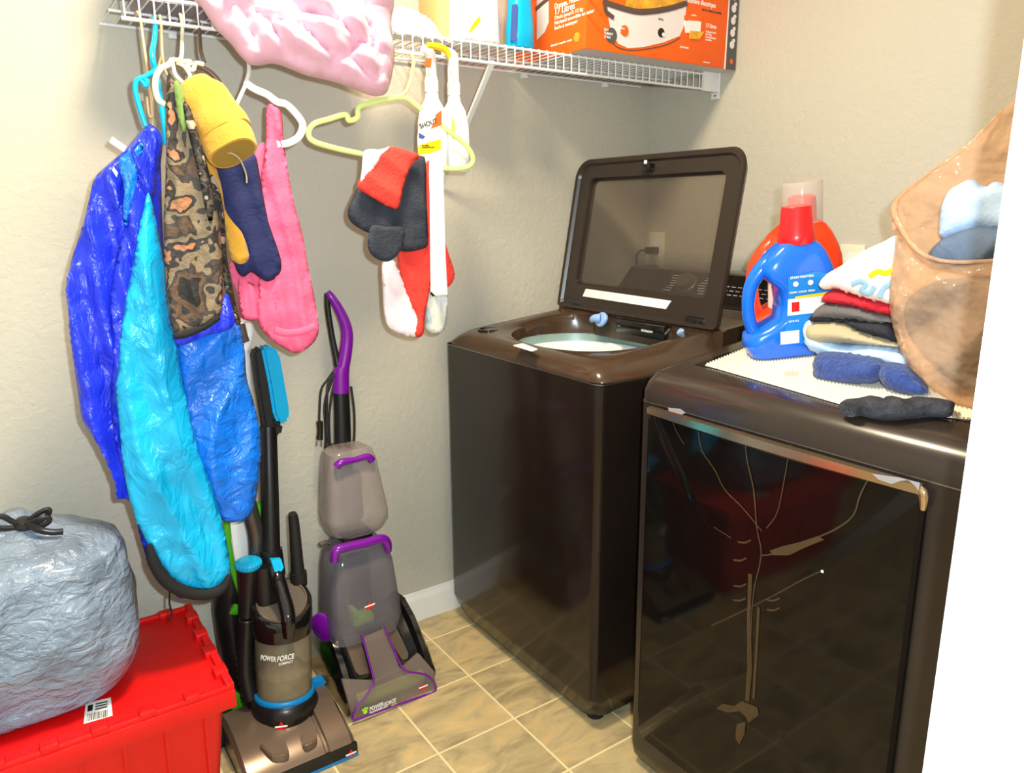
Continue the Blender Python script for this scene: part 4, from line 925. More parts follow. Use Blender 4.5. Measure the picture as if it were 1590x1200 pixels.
for k in range(3):
    bm = B(); lathe(bm, [(.006, 0), (.006, .0006), (.0004, .0006)], onf(1223+21*k, 443, .0502), CT, 8); link('label_icon', bm, M['wire'], lb, smooth=False)
text('label_text', 'STAIN FIGHTERS', .0068, onf(1215, 435, .051), CR, (0, 0, 1), M['paper'], lb)
text('label_text', 'CLEAN  COLOR  FRESH', .0052, onf(1214, 456, .051), CR, (0, 0, 1), M['paper'], lb)
text('label_text', '150 FL OZ', .0052, onf(1212, 498, .051), CR, (0, 0, 1), M['paper'], lb)
t.rotation_euler = (0, -ATN, 0); t.scale = (.91, .91, .91)
ob_ = bb+V((.108, .066, 0)); ob_.z = ztop(ob_.x)+.006
t, q = detergent('orange detergent bottle with a clear cap standing behind the blue bottle', ob_, M['orange'], M['clearcap'], 'clear_cap', True)
bm = B(); prism(bm, [q(-.052, .07, .0), q(-.030, .07, 0), q(-.030, .20, 0), q(-.052, .18, 0)], CT*.046); lb = link('label', bm, M['paper'], t, smooth=False)
text('label_text', 'TIDE', .02, q(-.010, .085, .0515), (0, 0, 1), -CR, M['paper'], t)
t.rotation_euler = (0, -ATN, 0)

# ============================================================ folded stack, plastic bag
XS = -.735
def fld(name, lab, cat, px, x, T, m, f=None, grp=None, back=1.6):
    o = cloth(name, px, x, T, m, axis='x', off=(-.95, -.3, .02), back=back, w=T*.55, ff=f or fold(.004, 14, 70, 1, len(px)), step=.006, zmin=lambda x: ztop(x)+.0056)
    return tag(o, lab, cat, grp)
fld('folded_towel', 'dark blue terry towel at the bottom left of the folded laundry stack', 'towel', [(1264, 560), (1272, 548), (1300, 546), (1335, 552), (1368, 558), (1374, 580), (1360, 594), (1330, 598), (1295, 597), (1268, 590)], -.775, .056, M['bluetowel'])
fld('folded_towel', 'dark blue terry roll at the foot of the tan plastic bag', 'towel', [(1366, 568), (1385, 562), (1410, 570), (1432, 590), (1442, 608), (1430, 615), (1405, 613), (1378, 603), (1368, 590)], -.780, .050, M['bluetowel'])
fld('folded_shirt', 'light blue folded shirt under the khaki one in the laundry stack', 'shirt', [(1248, 510), (1254, 498), (1270, 500), (1300, 532), (1350, 533), (1395, 540), (1415, 560), (1405, 574), (1370, 565), (1320, 556), (1270, 548), (1254, 536)], XS+.005, .052, M['lightblue'])
fld('folded_trousers', 'khaki folded trousers in the middle of the laundry stack', 'trousers', [(1252, 512), (1258, 500), (1280, 498), (1310, 500), (1340, 514), (1375, 524), (1400, 530), (1398, 540), (1360, 537), (1310, 534), (1268, 534), (1255, 526)], XS, .056, M['khaki'])
fld('folded_shirt', 'charcoal folded shirt between the khaki and grey ones in the laundry stack', 'shirt', [(1256, 494), (1270, 484), (1300, 490), (1340, 496), (1380, 500), (1396, 524), (1398, 534), (1370, 524), (1335, 514), (1310, 502), (1280, 500), (1262, 500)], XS, .054, M['charcoal'])
fld('folded_shirt', 'medium grey folded shirt just under the red one in the laundry stack', 'shirt', [(1262, 488), (1272, 476), (1290, 469), (1320, 472), (1360, 484), (1388, 490), (1390, 502), (1360, 502), (1325, 497), (1290, 496), (1268, 497)], XS, .052, M['greycloth'])
fld('folded_shirt', 'bright red folded shirt under the white T-shirt in the laundry stack', 'shirt', [(1276, 466), (1284, 454), (1300, 450), (1335, 460), (1370, 468), (1390, 474), (1390, 490), (1360, 486), (1325, 476), (1290, 472)], XS, .050, M['redcloth'])
te = fld('white_t_shirt', 'white T-shirt with a yellow and blue print on top of the laundry stack', 'T-shirt', [(1272, 440), (1285, 425), (1310, 410), (1340, 390), (1370, 376), (1395, 366), (1402, 400), (1400, 440), (1396, 472), (1370, 470), (1335, 460), (1300, 449), (1280, 450)], XS, .052, M['tee'])
t = te
pf = lambda u, v, d=0: at(u, v, 'x', XS-.048-d)
def dec(name, pts, m, par, d=0):
    bm = B(); tube(bm, [pf(u, v, d) for u, v in pts], .005, n=8, flat=((1, 0, 0), .25)); return link(name, bm, m, par)
dec('yellow_print', [(1350, 430), (1362, 422), (1376, 424), (1388, 418)], M['yellow'], te)
PB = mat('print_blue_grey', (130, 165, 190), .8)
dec('blue_print', [(1322, 442), (1335, 437), (1345, 442), (1338, 450), (1350, 455), (1358, 445)], PB, te)
dec('blue_print', [(1366, 462), (1372, 448), (1384, 440)], PB, te)
# sock in front
def softroll(name, lab, cat, pts, rx, rz, m, seed=1):
    C = smoothpath([dt(u, v, rz*.95) for u, v in pts], 5); rings = []
    for i, c in enumerate(C):
        d = (C[min(i+1, len(C)-1)]-C[max(i-1, 0)]).normalized(); x = d.cross(V((0, 0, 1))).normalized(); s = i/(len(C)-1)
        k = .35+.65*math.sin(math.pi*min(1, max(.04, s*.96+.02)))**.35
        r = sring(c, x, V((0, 0, 1)), rx*k*(1+.25*noise.noise(V((s*7, seed, 1)))), rz*min(1, k*1.05), 2.4, 28)
        rings.append([c+(p-c)*(1+.35*noise.noise(V((p.x*40, p.y*40, p.z*50+seed)))*(1 if p.z > c.z else .1)) for p in r])
    bm = B(); loft(bm, rings); o = link(name, bm, m, None, ang=80); return tag(o, lab, cat)
softroll('rolled_sock', 'dark grey knitted sock lying at the front edge of the ribbed mat', 'sock', [(1316, 636), (1340, 630), (1370, 636), (1405, 634), (1440, 632), (1478, 636)], .026, .016, M['sock'])
c = dt(1228, 579, .0066)
bm = B(); lathe(bm, [(.014, 0), (.014, .0015), (.011, .0022), (.001, .0018)], c, (-.13, 0, 1), 24); o = link('clear_disc', bm, M['clearcap']); tag(o, 'small clear plastic disc lying on the ribbed mat', 'disc')
# the tan bag, its opening toward the room, clothes showing inside
t = thing('plastic_bag', 'translucent tan plastic bag full of clothes beside the folded laundry stack', 'plastic bag', dt(1480, 640, .005)); t0 = t
def bagc(name, px, x, T, m, back, f, step=.010, w=None):
    return cloth(name, px, x, T, m, t0, axis='x', off=(-.95, -.3, .02), back=back, w=w or T*.8, ff=f, step=step, zmin=lambda x: ztop(x)+.0056)
bagc('back_sheet', [(1640, 60), (1590, 140), (1555, 172), (1520, 212), (1480, 240), (1440, 270), (1400, 303), (1386, 330), (1390, 372), (1388, 420), (1400, 520), (1440, 590), (1500, 625), (1640, 640), (1700, 400)], -.620, .012, M['tanbag'], .3, fold(.012, 9, 30, 2, 3), .009)
bagc('front_pouch', [(1388, 322), (1396, 350), (1412, 378), (1436, 398), (1460, 408), (1500, 411), (1560, 405), (1640, 400), (1640, 640), (1560, 652), (1500, 645), (1462, 614), (1430, 590), (1404, 556), (1388, 515), (1381, 470), (1384, 420), (1390, 380), (1385, 345)], -.780, .050, M['tanbag'], .8, fold(.016, 11, 20, 2.2, 6), .008, .03)
bm = B(); tube(bm, [at(u, v, 'x', x) for u, v, x in ((1555, 172, -.63), (1500, 228, -.65), (1440, 270, -.69), (1400, 303, -.73), (1388, 325, -.77), (1398, 352, -.80), (1418, 382, -.815), (1445, 400, -.82), (1490, 407, -.82), (1580, 402, -.82))], [.002, .003, .003, .004, .006, .005, .004, .003, .003, .003], n=10, flat=((1, 0, 0), .7)); link('rolled_rim', bm, M['tanbag'], t0)
o = cloth('light_blue_shirt', [(1470, 300), (1490, 285), (1510, 278), (1530, 290), (1545, 282), (1580, 290), (1640, 300), (1640, 370), (1560, 362), (1500, 366), (1462, 372), (1460, 330)], -.685, .050, M['lightblue'], axis='x', off=(-.95, -.3, .02), ff=fold(.016, 12, 40, 1.6, 3), zmin=lambda x: ztop(x)+.0056); tag(o, 'light blue shirt showing at the mouth of the tan plastic bag', 'shirt')
o = cloth('slate_garment', [(1442, 395), (1462, 372), (1500, 356), (1530, 352), (1570, 356), (1640, 360), (1640, 420), (1560, 420), (1480, 420), (1450, 415)], -.715, .045, M['slateblue'], axis='x', off=(-.95, -.3, .02), ff=fold(.016, 12, 40, 1.6, 3), zmin=lambda x: ztop(x)+.0056); tag(o, 'dark slate garment below the light blue shirt inside the tan plastic bag', 'garment')
o = cloth('grey_garment', [(1405, 470), (1440, 440), (1500, 430), (1640, 430), (1640, 610), (1540, 615), (1490, 600), (1440, 560), (1410, 520)], -.748, .030, M['greycloth'], axis='x', off=(-.95, -.3, .02), ff=fold(.012, 9, 30, 1.4, 3), step=.010, zmin=lambda x: ztop(x)+.0056); tag(o, 'grey garment showing through the lower half of the tan plastic bag', 'garment')

# ============================================================ red tote and grey bag
t = thing('storage_tote', 'red plastic storage tote with attached lid and barcode sticker', 'storage box', (-2.08, -.31, 0))
TX0, TX1, TY0, TY1 = -2.44, -1.735, -.508, -.108
bm = B()
def rect(x0, x1, y0, y1, z, r=.02): return rr(x0, x1, y0, y1, z, r, 4)
loft(bm, [rect(TX0+.055, TX1-.050, TY0+.05, TY1-.05, .003), rect(TX0+.05, TX1-.045, TY0+.045, TY1-.045, 0.012), rect(TX0+.022, TX1-.020, TY0+.020, TY1-.02, .270), rect(TX0+.006, TX1-.006, TY0+.006, TY1-.006, .272), rect(TX0+.006, TX1-.006, TY0+.006, TY1-.006, .296)])
for k in range(9):
    x = TX1-.06-.075*k; prism(bm, [V((x-.003, TY0+.040, .03)), V((x+.003, TY0+.040, .03)), V((x+.003, TY0+.014, .27)), V((x-.003, TY0+.014, .27))], (0, .012, 0))
for k in range(4):
    y = TY0+.08+.075*k; prism(bm, [V((TX1-.040, y-.003, .03)), V((TX1-.040, y+.003, .03)), V((TX1-.014, y+.003, .27)), V((TX1-.014, y-.003, .27))], (-.012, 0, 0))
link('tote_body', bm, M['red'], t, ang=30)
for nm, a, b in (('lid', TX0, TX1),):
    bm = B(); rbox(bm, a, b, TY0, TY1, .296, .318, .004)
    for x in (a, b-.016): rbox(bm, x, x+.016, TY0+.002, TY1-.002, .312, .330, .003)
    for y in (TY0, TY1-.016): rbox(bm, a+.001, b-.001, y+.001, y+.015, .312, .326, .003)
    for k in range(8):
        x = a+.035+k*.082; rbox(bm, x, x+.030, TY0+.0, TY0+.026, .314, .332, .003); rbox(bm, x+.02, x+.05, TY1-.024, TY1-.001, .314, .331, .003)
    for k in range(4): rbox(bm, TX1-.026, TX1+.001, TY0+.05+k*.088, TY0+.085+k*.088, .314, .333, .003)
    rbox(bm, a, b, TY0-.003, TY0+.004, .276, .316, .002)
    link(nm, bm, M['red'], t, ang=30)
bm = B(); q4 = [at(u, v, 'z', .3188) for u, v in ((133, 1092), (172, 1083), (175, 1111), (130, 1124))]; prism(bm, q4, (0, 0, .0004)); st = link('barcode_sticker', bm, M['paper'], t, smooth=False)
bm = B(); ex = (q4[1]-q4[0]); ey = (q4[0]-q4[3])
xx = .10
random.seed(4)
while xx < .88:
    w_ = random.choice((.012, .02, .035)); prism(bm, [q4[3]+ex*xx+ey*.08, q4[3]+ex*(xx+w_)+ey*.08, q4[3]+ex*(xx+w_)+ey*.42, q4[3]+ex*xx+ey*.42], (0, 0, .0007)); xx += w_+random.choice((.015, .025))
for k in range(3): prism(bm, [q4[3]+ex*.4+ey*(.54+k*.13), q4[3]+ex*.88+ey*(.54+k*.13), q4[3]+ex*.88+ey*(.60+k*.13), q4[3]+ex*.4+ey*(.60+k*.13)], (0, 0, .0007))
prism(bm, [q4[3]+ex*.1+ey*.55, q4[3]+ex*.3+ey*.55, q4[3]+ex*.3+ey*.85, q4[3]+ex*.1+ey*.85], (0, 0, .0007))
link('barcode', bm, M['ink'], st, smooth=False)
t = thing('filled_bag', 'bulging grey-blue plastic bag tied with a black band on the red tote', 'plastic bag', (-2.12, -.30, .333))
secs = [(.333, .180, .120, 0), (.338, .195, .135, 0), (.37, .215, .150, 0), (.42, .234, .164, 0), (.50, .242, .172, 0), (.56, .240, .174, 0), (.605, .236, .170, 0), (.628, .222, .156, .006), (.645, .19, .135, .012), (.662, .13, .09, .02), (.680, .07, .05, .02), (.695, .032, .026, .01), (.705, .014, .014, .0)]
SC = smoothpath([V((z, rx, ry)) for z, rx, ry, s in secs], 4)
bm = B(); rings = []
for q_ in SC:
    z, rx, ry = q_; kx = max(0, (z-.62)/.085)
    r = sring(V((-2.115+.055*min(1, kx), -.295+.03*min(1, kx), z)), (1, 0, 0), (0, 1, 0), rx, ry, 3.4 if z < .63 else 2.4, 72)
    cc = V((-2.115, -.305, z))
    rings.append([p+(p-cc).normalized()*((.030*noise.noise(V((p.x*5, p.y*5, p.z*6)))+.011*noise.noise(V((p.x*16, p.y*16, p.z*13)))+.004*noise.noise(V((p.x*45, p.y*45, p.z*30))))*min(1, (z-.333)/.04)*(1 if z < .66 else .5)) for p in r])
loft(bm, rings); link('bag_body', bm, M['greybag'], t, ang=80)
kn = at(38, 812, 'y', -.31)
bm = B(); lathe(bm, [(.004, -.012), (.016, -.008), (.019, 0), (.015, .009), (.003, .013)], kn+V((0, 0, -.002)), (.2, -.3, 1), 16); kk = link('knot', bm, M['tie'], t)
f_ = lambda u, v, y=-.315: at(u, v, 'y', y)
bm = B(); tube(bm, [f_(45, 808), f_(60, 797), f_(75, 791), f_(74, 800), f_(62, 809), f_(48, 814)], .0055, n=8, flat=((0, 1, 0), .7)); link('tie_loop', bm, M['tie'], t)
bm = B(); tube(bm, [f_(45, 812, -.33), f_(60, 806, -.335), f_(74, 803, -.335), f_(76, 810, -.335), f_(62, 818, -.335), f_(50, 818, -.33)], .005, n=8, flat=((0, 1, 0), .7)); link('tie_loop', bm, M['tie'], t)
bm = B(); tube(bm, [f_(42, 812, -.33), f_(60, 822, -.35), f_(80, 826, -.355), f_(98, 825, -.355)], .0065, n=8, flat=((0, 1, 0), .7)); link('tie_end', bm, M['tie'], t)
bm = B(); tube(bm, [f_(36, 814), f_(20, 810), f_(4, 802), f_(-12, 804), f_(-8, 818), f_(10, 820), f_(28, 820)], .0055, n=8, flat=((0, 1, 0), .7)); link('tie_loop', bm, M['tie'], t)

# ============================================================ upright vacuums
def px(u, v, y): return at(u, v, 'y', y)
# ---- turquoise and black upright
t = thing('upright_vacuum', 'black upright vacuum with turquoise grip and clear dust cup beside the red tote', 'vacuum cleaner', (-1.60, -.32, 0)); V1 = t
hx0, hx1 = -1.722, -1.466
bm = B()
def hp(x, s=1., dz=0): return [V((x, y, z*s+dz)) for y, z in ((-.458, .012), (-.462, .030), (-.440, .052), (-.395, .070), (-.345, .086), (-.290, .090), (-.235, .080), (-.205, .055), (-.205, .012))]
loft(bm, [hp(hx0, .80), hp(hx0+.008, .97), hp(hx0+.06, 1), hp(hx1-.075, 1), hp(hx1-.072, .93), hp(hx1-.066, .93), hp(hx1-.063, 1.06), hp(hx1-.010, 1.02), hp(hx1, .80)])
link('floor_head', bm, M['champagne'], t, ang=28)
bm = B(); loft(bm, [[V((x, y, z)) for y, z in ((-.459, .004), (-.4660, .008), (-.4660, .030), (-.4645, .036), (-.455, .034), (-.440, .013), (-.205, .013), (-.203, .004))] for x in (hx0-.001, hx1+.001)]); link('bumper', bm, M['black'], t, ang=28)
bm = B(); loft(bm, [[V((x, y, z)) for y, z in ((-.462, .001), (-.4675, .002), (-.4675, .008), (-.462, .009))] for x in (hx0+.02, hx1+.0015)]); link('blue_strip', bm, M['turqdark'], t)
for pts in (((402, 1153), (424, 1145), (442, 1147), (449, 1166), (444, 1170), (424, 1174), (418, 1170)), ((466, 1135), (491, 1120), (492, 1146), (488, 1150), (474, 1157), (470, 1155))):
    P0 = [at(u, v, 'y', -.405-.0) for u, v in pts]
    # pedals sit on the sloping head
    def onhead(u, v):
        d = MR @ Vector(((u-795)/F_PX, -(v-600)/F_PX, -1)); sl = .32; k = (.092+sl*(CAM.y+.33)-CAM.z+.014)/(d.z-sl*d.y); return CAM+d*k
    PP = [onhead(u, v) for u, v in pts]
    bm = B(); prism(bm, PP, (0, 0, -.028), .0025); link('foot_pedal', bm, M['champagne'], t, ang=30)
logo(at(545, 1170, 'y', -.4665), (1, 0, 0), (0, 0, 1), .024, t)
for x in (hx0-.012,):
    bm = B(); lathe(bm, [(.034, 0), (.036, .003), (.036, .014), (.034, .017)], (x-.006, -.24, .037), (1, 0, 0), 28); link('wheel', bm, M['blackmatte'], t)
Cb, Ct = V((-1.580, -.298, .075)), V((-1.558, -.270, .350)); ax = (Ct-Cb).normalized(); CL = (Ct-Cb).length
bm = B(); lathe(bm, [(.062, -.02), (.078, -.005), (.080, .02), (.073, .038), (.070, .040)], Cb, ax, 40); loft(bm, [[p for p in sring(V((-1.58, -.235, z)), (1, 0, 0), (0, 1, 0), rx, ry, 3, 24)] for z, rx, ry in ((.03, .085, .06), (.09, .080, .055), (.14, .055, .045), (.30, .040, .04), (.44, .030, .030))]); link('cup_base', bm, M['black'], t, ang=40)
bm = B(); lathe(bm, [(.0715, .040), (.0725, .043), (.0725, .049), (.070, .052)], Cb, ax, 40); link('blue_ring', bm, M['turqdark'], t)
bm = B(); lathe(bm, [(.066, .052), (.0665, .06), (.0665, CL-.055), (.066, CL-.05)], Cb, ax, 44); cup = link('dust_cup', bm, M['canister'], t)
bm = B(); lathe(bm, [(.018, .055), (.024, .08), (.012, .12), (.012, CL-.06)], Cb+ax*0, ax, 24); link('inner_cone', bm, mat('teal_cone', (60, 120, 130), .5), cup)
bm = B(); lathe(bm, [(.060, .054), (.0605, .10), (.03, .13), (.001, .128)], Cb, ax, 30); link('collected_dust', bm, mat('dust', (150, 138, 110), .95, var=.3, vscale=30), cup)
xa_, ya_ = frame(ax); FD = V((-.30, -.95, 0)).normalized()
def slant(bm, prof, n=44):
    """rings round the cup axis; the third number tips a ring toward the room"""
    loft(bm, [[Cb+ax*h+e*r-ax*(tf*.50*r*e.dot(FD)) for e in [(xa_*math.cos(2*math.pi*k/n)+ya_*math.sin(2*math.pi*k/n)) for k in range(n)]] for r, h, tf in prof])
bm = B(); slant(bm, [(.069, CL-.075, .2), (.0710, CL-.070, .2), (.0710, CL-.006, 1), (.068, CL, 1), (.062, CL+.001, 1), (.060, CL-.006, 1)]); lidv = link('cup_lid', bm, M['blackgloss'], t)
bm = B(); slant(bm, [(.0605, CL-.005, 1), (.0600, CL+.0022, 1), (.0555, CL+.0022, 1), (.055, CL-.005, 1)]); link('champagne_ring', bm, M['champagne'], lidv)
bm = B(); slant(bm, [(.0555, CL-.008, 1), (.0555, CL-.001, 1), (.001, CL, 1)]); link('filter', bm, M['filter'], lidv)
bm = B(); tube(bm, [px(427, 884, -.262), px(431, 898, -.285), px(438, 920, -.308), px(445, 945, -.330), px(448, 965, -.345), px(448, 988, -.343)], [.018, .018, .017, .018, .017, .012], n=14); hh = link('cup_handle', bm, M['blackgloss'], t)
bm = B(); rod(bm, px(424, 893, -.222), px(421, 852, -.215), .030, .026, 20); link('pole_collar', bm, M['black'], t)
bm = B(); prism(bm, [px(418, 866, -.262), px(434, 865, -.262), px(438, 878, -.270), px(434, 885, -.275), px(424, 885, -.275)], (0, -.014, 0), .001); link('release_button', bm, M['turq'], t)
bm = B(); tube(bm, [px(421, 866, -.215), px(419, 780, -.19), px(417, 700, -.165), px(416, 662, -.155)], [.0225, .022, .0215, .021], n=18); link('handle_pole', bm, M['black'], t)
bm = B(); prism(bm, [px(u, v, -.135) for u, v in ((386, 545), (391, 537), (400, 536), (409, 580), (417, 640), (422, 652), (434, 654), (430, 672), (405, 672), (401, 645), (393, 595))], (0, -.036, 0), .007); link('grip', bm, M['blackmatte'], t, ang=50)
bm = B(); prism(bm, [px(u, v, -.130) for u, v in ((398, 537), (406, 533), (417, 535), (426, 545), (441, 628), (441, 646), (434, 653), (424, 652), (417, 640), (409, 590))], (0, -.044, 0), .009); link('grip_cover', bm, M['turq'], t, ang=60)
bm = B(); tube(bm, [px(464, 905, -.225), px(461, 870, -.225), px(458, 830, -.225), px(456, 808, -.225), px(454, 797, -.228)], [.018, .0155, .0135, .0125, .009], n=14); tube(bm, [px(464, 908, -.225), px(463, 888, -.225)], .021, n=14, smooth=1); link('crevice_tool', bm, M['blackmatte'], t)
bm = B(); tube(bm, [px(386, 878, -.235), px(385, 905, -.235), px(384, 930, -.235), px(383, 955, -.235)], [.029, .023, .020, .021], n=18, smooth=2); link('hose_cuff', bm, M['black'], t)
bm = B(); lathe(bm, [(.027, -.004), (.0300, 0), (.0300, .010), (.026, .013), (.001, .013)], px(386, 878, -.235), (0, -.1, 1), 28)
for k in range(20): a_ = k*math.pi/10; c_ = px(386, 878, -.235)+V((math.cos(a_)*.030, math.sin(a_)*.030, .005)); rod(bm, c_-V((0, 0, .004)), c_+V((0, 0, .005)), .0016, n=5)
link('blue_cap', bm, M['turq'], t)
bm = B(); P_h = smoothpath([px(383, 960, -.235), px(381, 1000, -.240), px(381, 1045, -.250), px(390, 1085, -.262)], 10)
rings = []; xv = None
for i, c_ in enumerate(P_h):
    d_ = (P_h[min(i+1, len(P_h)-1)]-P_h[max(0, i-1)]).normalized(); x_, y_ = frame(d_)
    rings.append([c_+(x_*math.cos(2*math.pi*k/16)+y_*math.sin(2*math.pi*k/16))*(.0215 if i % 2 else .0185) for k in range(16)])
loft(bm, rings); link('corrugated_hose', bm, M['black'], t, ang=80)
bm = B(); prism(bm, [px(u, v, -.26) for u, v in ((478, 1066), (480, 1054), (497, 1046), (502, 1052), (492, 1062))], (0, -.025, 0), .002); link('blue_lever', bm, M['turqdark'], t)
# lettering wraps the cup face
fr = V((.20, -.98, 0)).normalized(); cxr = V((.92, -.38, .02)).normalized()
fc = Cb+ax*.165
tn = V((-.50, -.85, 0)).normalized(); tx = V((.85, -.50, 0))
for s, dz, sz, off in (('POWER', .0, .0175, -.034), ('FORCE', .0, .0175, .008)):
    # each word lies on its own facet of the round cup
    a0 = math.atan2(tn.y, tn.x)+(-.30 if s == 'POWER' else .30)
    nrm_ = V((math.cos(a0), math.sin(a0), 0)); tan_ = V((-math.sin(a0), math.cos(a0), 0))
    text('cup_lettering', s, sz, fc+nrm_*.0685-tan_*.0205, tan_, ax, M['paper'], cup, italic=.1 if s == 'POWER' else .3, wide=.66 if s == 'POWER' else .72)
a0 = math.atan2(tn.y, tn.x)+.32; nrm_ = V((math.cos(a0), math.sin(a0), 0)); tan_ = V((-math.sin(a0), math.cos(a0), 0))
text('cup_lettering', 'COMPACT', .0085, fc+nrm_*.0685-tan_*.018-ax*.010, tan_, ax, M['paper'], cup, wide=.8)
a0 = math.atan2(tn.y, tn.x)+.10; nrm_ = V((math.cos(a0), math.sin(a0), 0)); tan_ = V((-math.sin(a0), math.cos(a0), 0))
logo(Cb+ax*.010+nrm_*.0805, tan_, ax, .026, t)

# ---- purple carpet cleaner
t = thing('carpet_cleaner', 'upright carpet cleaner with purple handle and two clear tanks against the back wall', 'carpet cleaner', (-1.31, -.22, 0))
bm = B(); loft(bm, [[V((x, y, z)) for y, z in ((-.295, .008), (-.292, .060), (-.275, .095), (-.24, .125), (-.18, .17), (-.12, .175), (-.06, .15), (-.045, .05), (-.05, .008))] for x in (-1.412, -1.205)]); link('foot_base', bm, M['black'], t, ang=35)
for s_, xa in ((-1, -1.432), (1, -1.205)):
    bm = B(); loft(bm, [[V((x, y, z*k)) for y, z in ((-.325, .006), (-.335, .050), (-.290, .110), (-.235, .165), (-.175, .195), (-.11, .19), (-.055, .12), (-.045, .006))] for x, k in ((xa, .86), (xa+.006, .98), (xa+.020, 1), (xa+.026, .9))]); link('side_fender', bm, M['blackgloss'], t, ang=35)
def slp(u, v, o=0, y0=-.335, s=.62, z0=.045):
    """point on the fore-slope of the foot (rises toward the wall)"""
    d = MR @ Vector(((u-795)/F_PX, -(v-600)/F_PX, -1)); k = (z0+o+ (CAM.y-y0)/s*1.0 - CAM.z)/(d.z-d.y/s); return CAM+d*k
for pts in (((530, 988), (558, 981), (574, 1046), (558, 1050), (551, 1044)), ((589, 972), (610, 960), (634, 1014), (633, 1024), (624, 1026))):
    PP = [slp(u, v, .020) for u, v in pts]
    bm = B(); prism(bm, PP, (0, .010, -.016), .002); fpn = link('fender_panel', bm, M['champagne'], t, ang=30)
    bm = B(); tube(bm, [p+V((0, -.001, .001)) for p in PP]+[PP[0]], .0022, n=8, smooth=1); link('panel_edge', bm, M['blackgloss'], fpn)
bm = B(); rod(bm, (-1.405, -.318, .034), (-1.212, -.318, .034), .017, n=18); link('brush_roll', bm, M['limeyel'], t)
# clear nozzle: sloping channel and wide front mouth
def box_quads(name, rows, m, par, th=(0, .010, -.004)):
    bm = B(); th = V(th)
    f = [[bm.verts.new(p) for p in r] for r in rows]; b = [[bm.verts.new(p+th) for p in r] for r in rows]
    nr, ncn = len(f), len(f[0])
    for i in range(nr-1):
        for j in range(ncn-1): bm.faces.new((f[i][j], f[i][j+1], f[i+1][j+1], f[i+1][j])); bm.faces.new((b[i][j], b[i+1][j], b[i+1][j+1], b[i][j+1]))
    for i in range(nr-1):
        bm.faces.new((f[i][0], f[i+1][0], b[i+1][0], b[i][0])); bm.faces.new((f[i][-1], b[i][-1], b[i+1][-1], f[i+1][-1]))
    for j in range(ncn-1):
        bm.faces.new((f[0][j], b[0][j], b[0][j+1], f[0][j+1])); bm.faces.new((f[-1][j], f[-1][j+1], b[-1][j+1], b[-1][j]))
    return link(name, bm, m, par, ang=30)
mouth = [[px(548, 1117, -.352), px(590, 1103, -.354), px(635, 1088, -.354), px(677, 1074, -.352)],
         [px(540, 1085, -.350), px(585, 1078, -.352), px(628, 1064, -.352), px(674, 1042, -.348)],
         [px(531, 1054, -.334), px(576, 1056, -.338), px(620, 1040, -.338), px(650, 1014, -.330)]]
nz_ = box_quads('clear_nozzle', mouth, M['nozzle'], t)
chan = [[px(583, 1058, -.338), px(622, 1040, -.338)], [px(575, 1030, -.325), px(612, 1014, -.325)], [px(563, 990, -.305), px(600, 975, -.305)]]
box_quads('nozzle_channel', chan, M['nozzle'], t)
bm = B(); tube(bm, [px(u, v, y) for u, v, y in ((562, 985, -.312), (570, 1015, -.325), (578, 1045, -.342), (580, 1060, -.348), (566, 1084, -.356), (552, 1100, -.359), (547, 1116, -.359))], .0028, n=8, smooth=4); link('purple_edge', bm, M['purple'], nz_)
bm = B(); tube(bm, [px(u, v, y) for u, v, y in ((597, 975, -.312), (612, 1010, -.325), (628, 1040, -.345), (650, 1045, -.352), (668, 1052, -.355), (676, 1072, -.357), (640, 1086, -.359), (595, 1102, -.360), (548, 1119, -.359))], .0028, n=8, smooth=4); link('purple_edge', bm, M['purple'], nz_)
text('nozzle_lettering', 'POWER', .0155, px(574, 1104, -.3605), (1, 0, 0), (0, 0, 1), M['paper'], nz_, wide=.74)
text('nozzle_lettering', 'FORCE', .0155, px(596, 1097, -.3605), (1, 0, 0), (0, 0, 1), M['paper'], nz_, italic=.3, wide=.70)
text('nozzle_lettering', 'POWERBRUSH', .0082, px(574, 1108.5, -.3605), (1, 0, 0), (0, 0, 1), M['paper'], nz_, wide=.95)
text('nozzle_lettering', 'PET', .0092, px(608, 1097.5, -.3605), (1, 0, 0), (0, 0, 1), M['limeyel'], nz_)
bm = B()
for dx, dz, r in ((0, 0, .006), (-.006, .008, .003), (0, .010, .003), (.006, .008, .003)): lathe(bm, [(r, 0), (r, .001), (.0003, .001)], px(567, 1105, -.360)+V((dx, 0, dz)), (0, -1, 0), 12)
pw = link('paw_mark', bm, M['limeyel'], nz_)
logo(px(657, 1066, -.358), (1, 0, 0), (0, 0, 1), .024, t)
def tank(name, secs, m, par, e=4.5):
    bm = B(); out = [sring(V((x, y, z)), (1, 0, 0), (0, 1, 0), rx, ry, e, 40) for z, x, y, rx, ry in secs]
    inn = [sring(V((x, y, z)), (1, 0, 0), (0, 1, 0), rx-.003, ry-.003, e, 40) for z, x, y, rx, ry in secs]
    loft(bm, out); return link(name, bm, m, par, ang=35)
tk2 = tank('lower_tank', [(.165, -1.338, -.215, .075, .055), (.172, -1.338, -.215, .092, .068), (.215, -1.336, -.213, .101, .074), (.36, -1.332, -.195, .088, .068), (.395, -1.331, -.19, .080, .062), (.425, -1.330, -.185, .058, .045)], M['tankgrey'], t)
bm = B(); tube(bm, [px(519, 872, -.262), px(522, 856, -.262), px(534, 850, -.262), px(570, 842, -.262), px(592, 836, -.258), px(600, 842, -.255), px(603, 856, -.250)], [.010, .013, .013, .013, .013, .013, .008], n=12, flat=((0, 0, 1), .9)); link('tank_handle', bm, M['purple'], tk2)
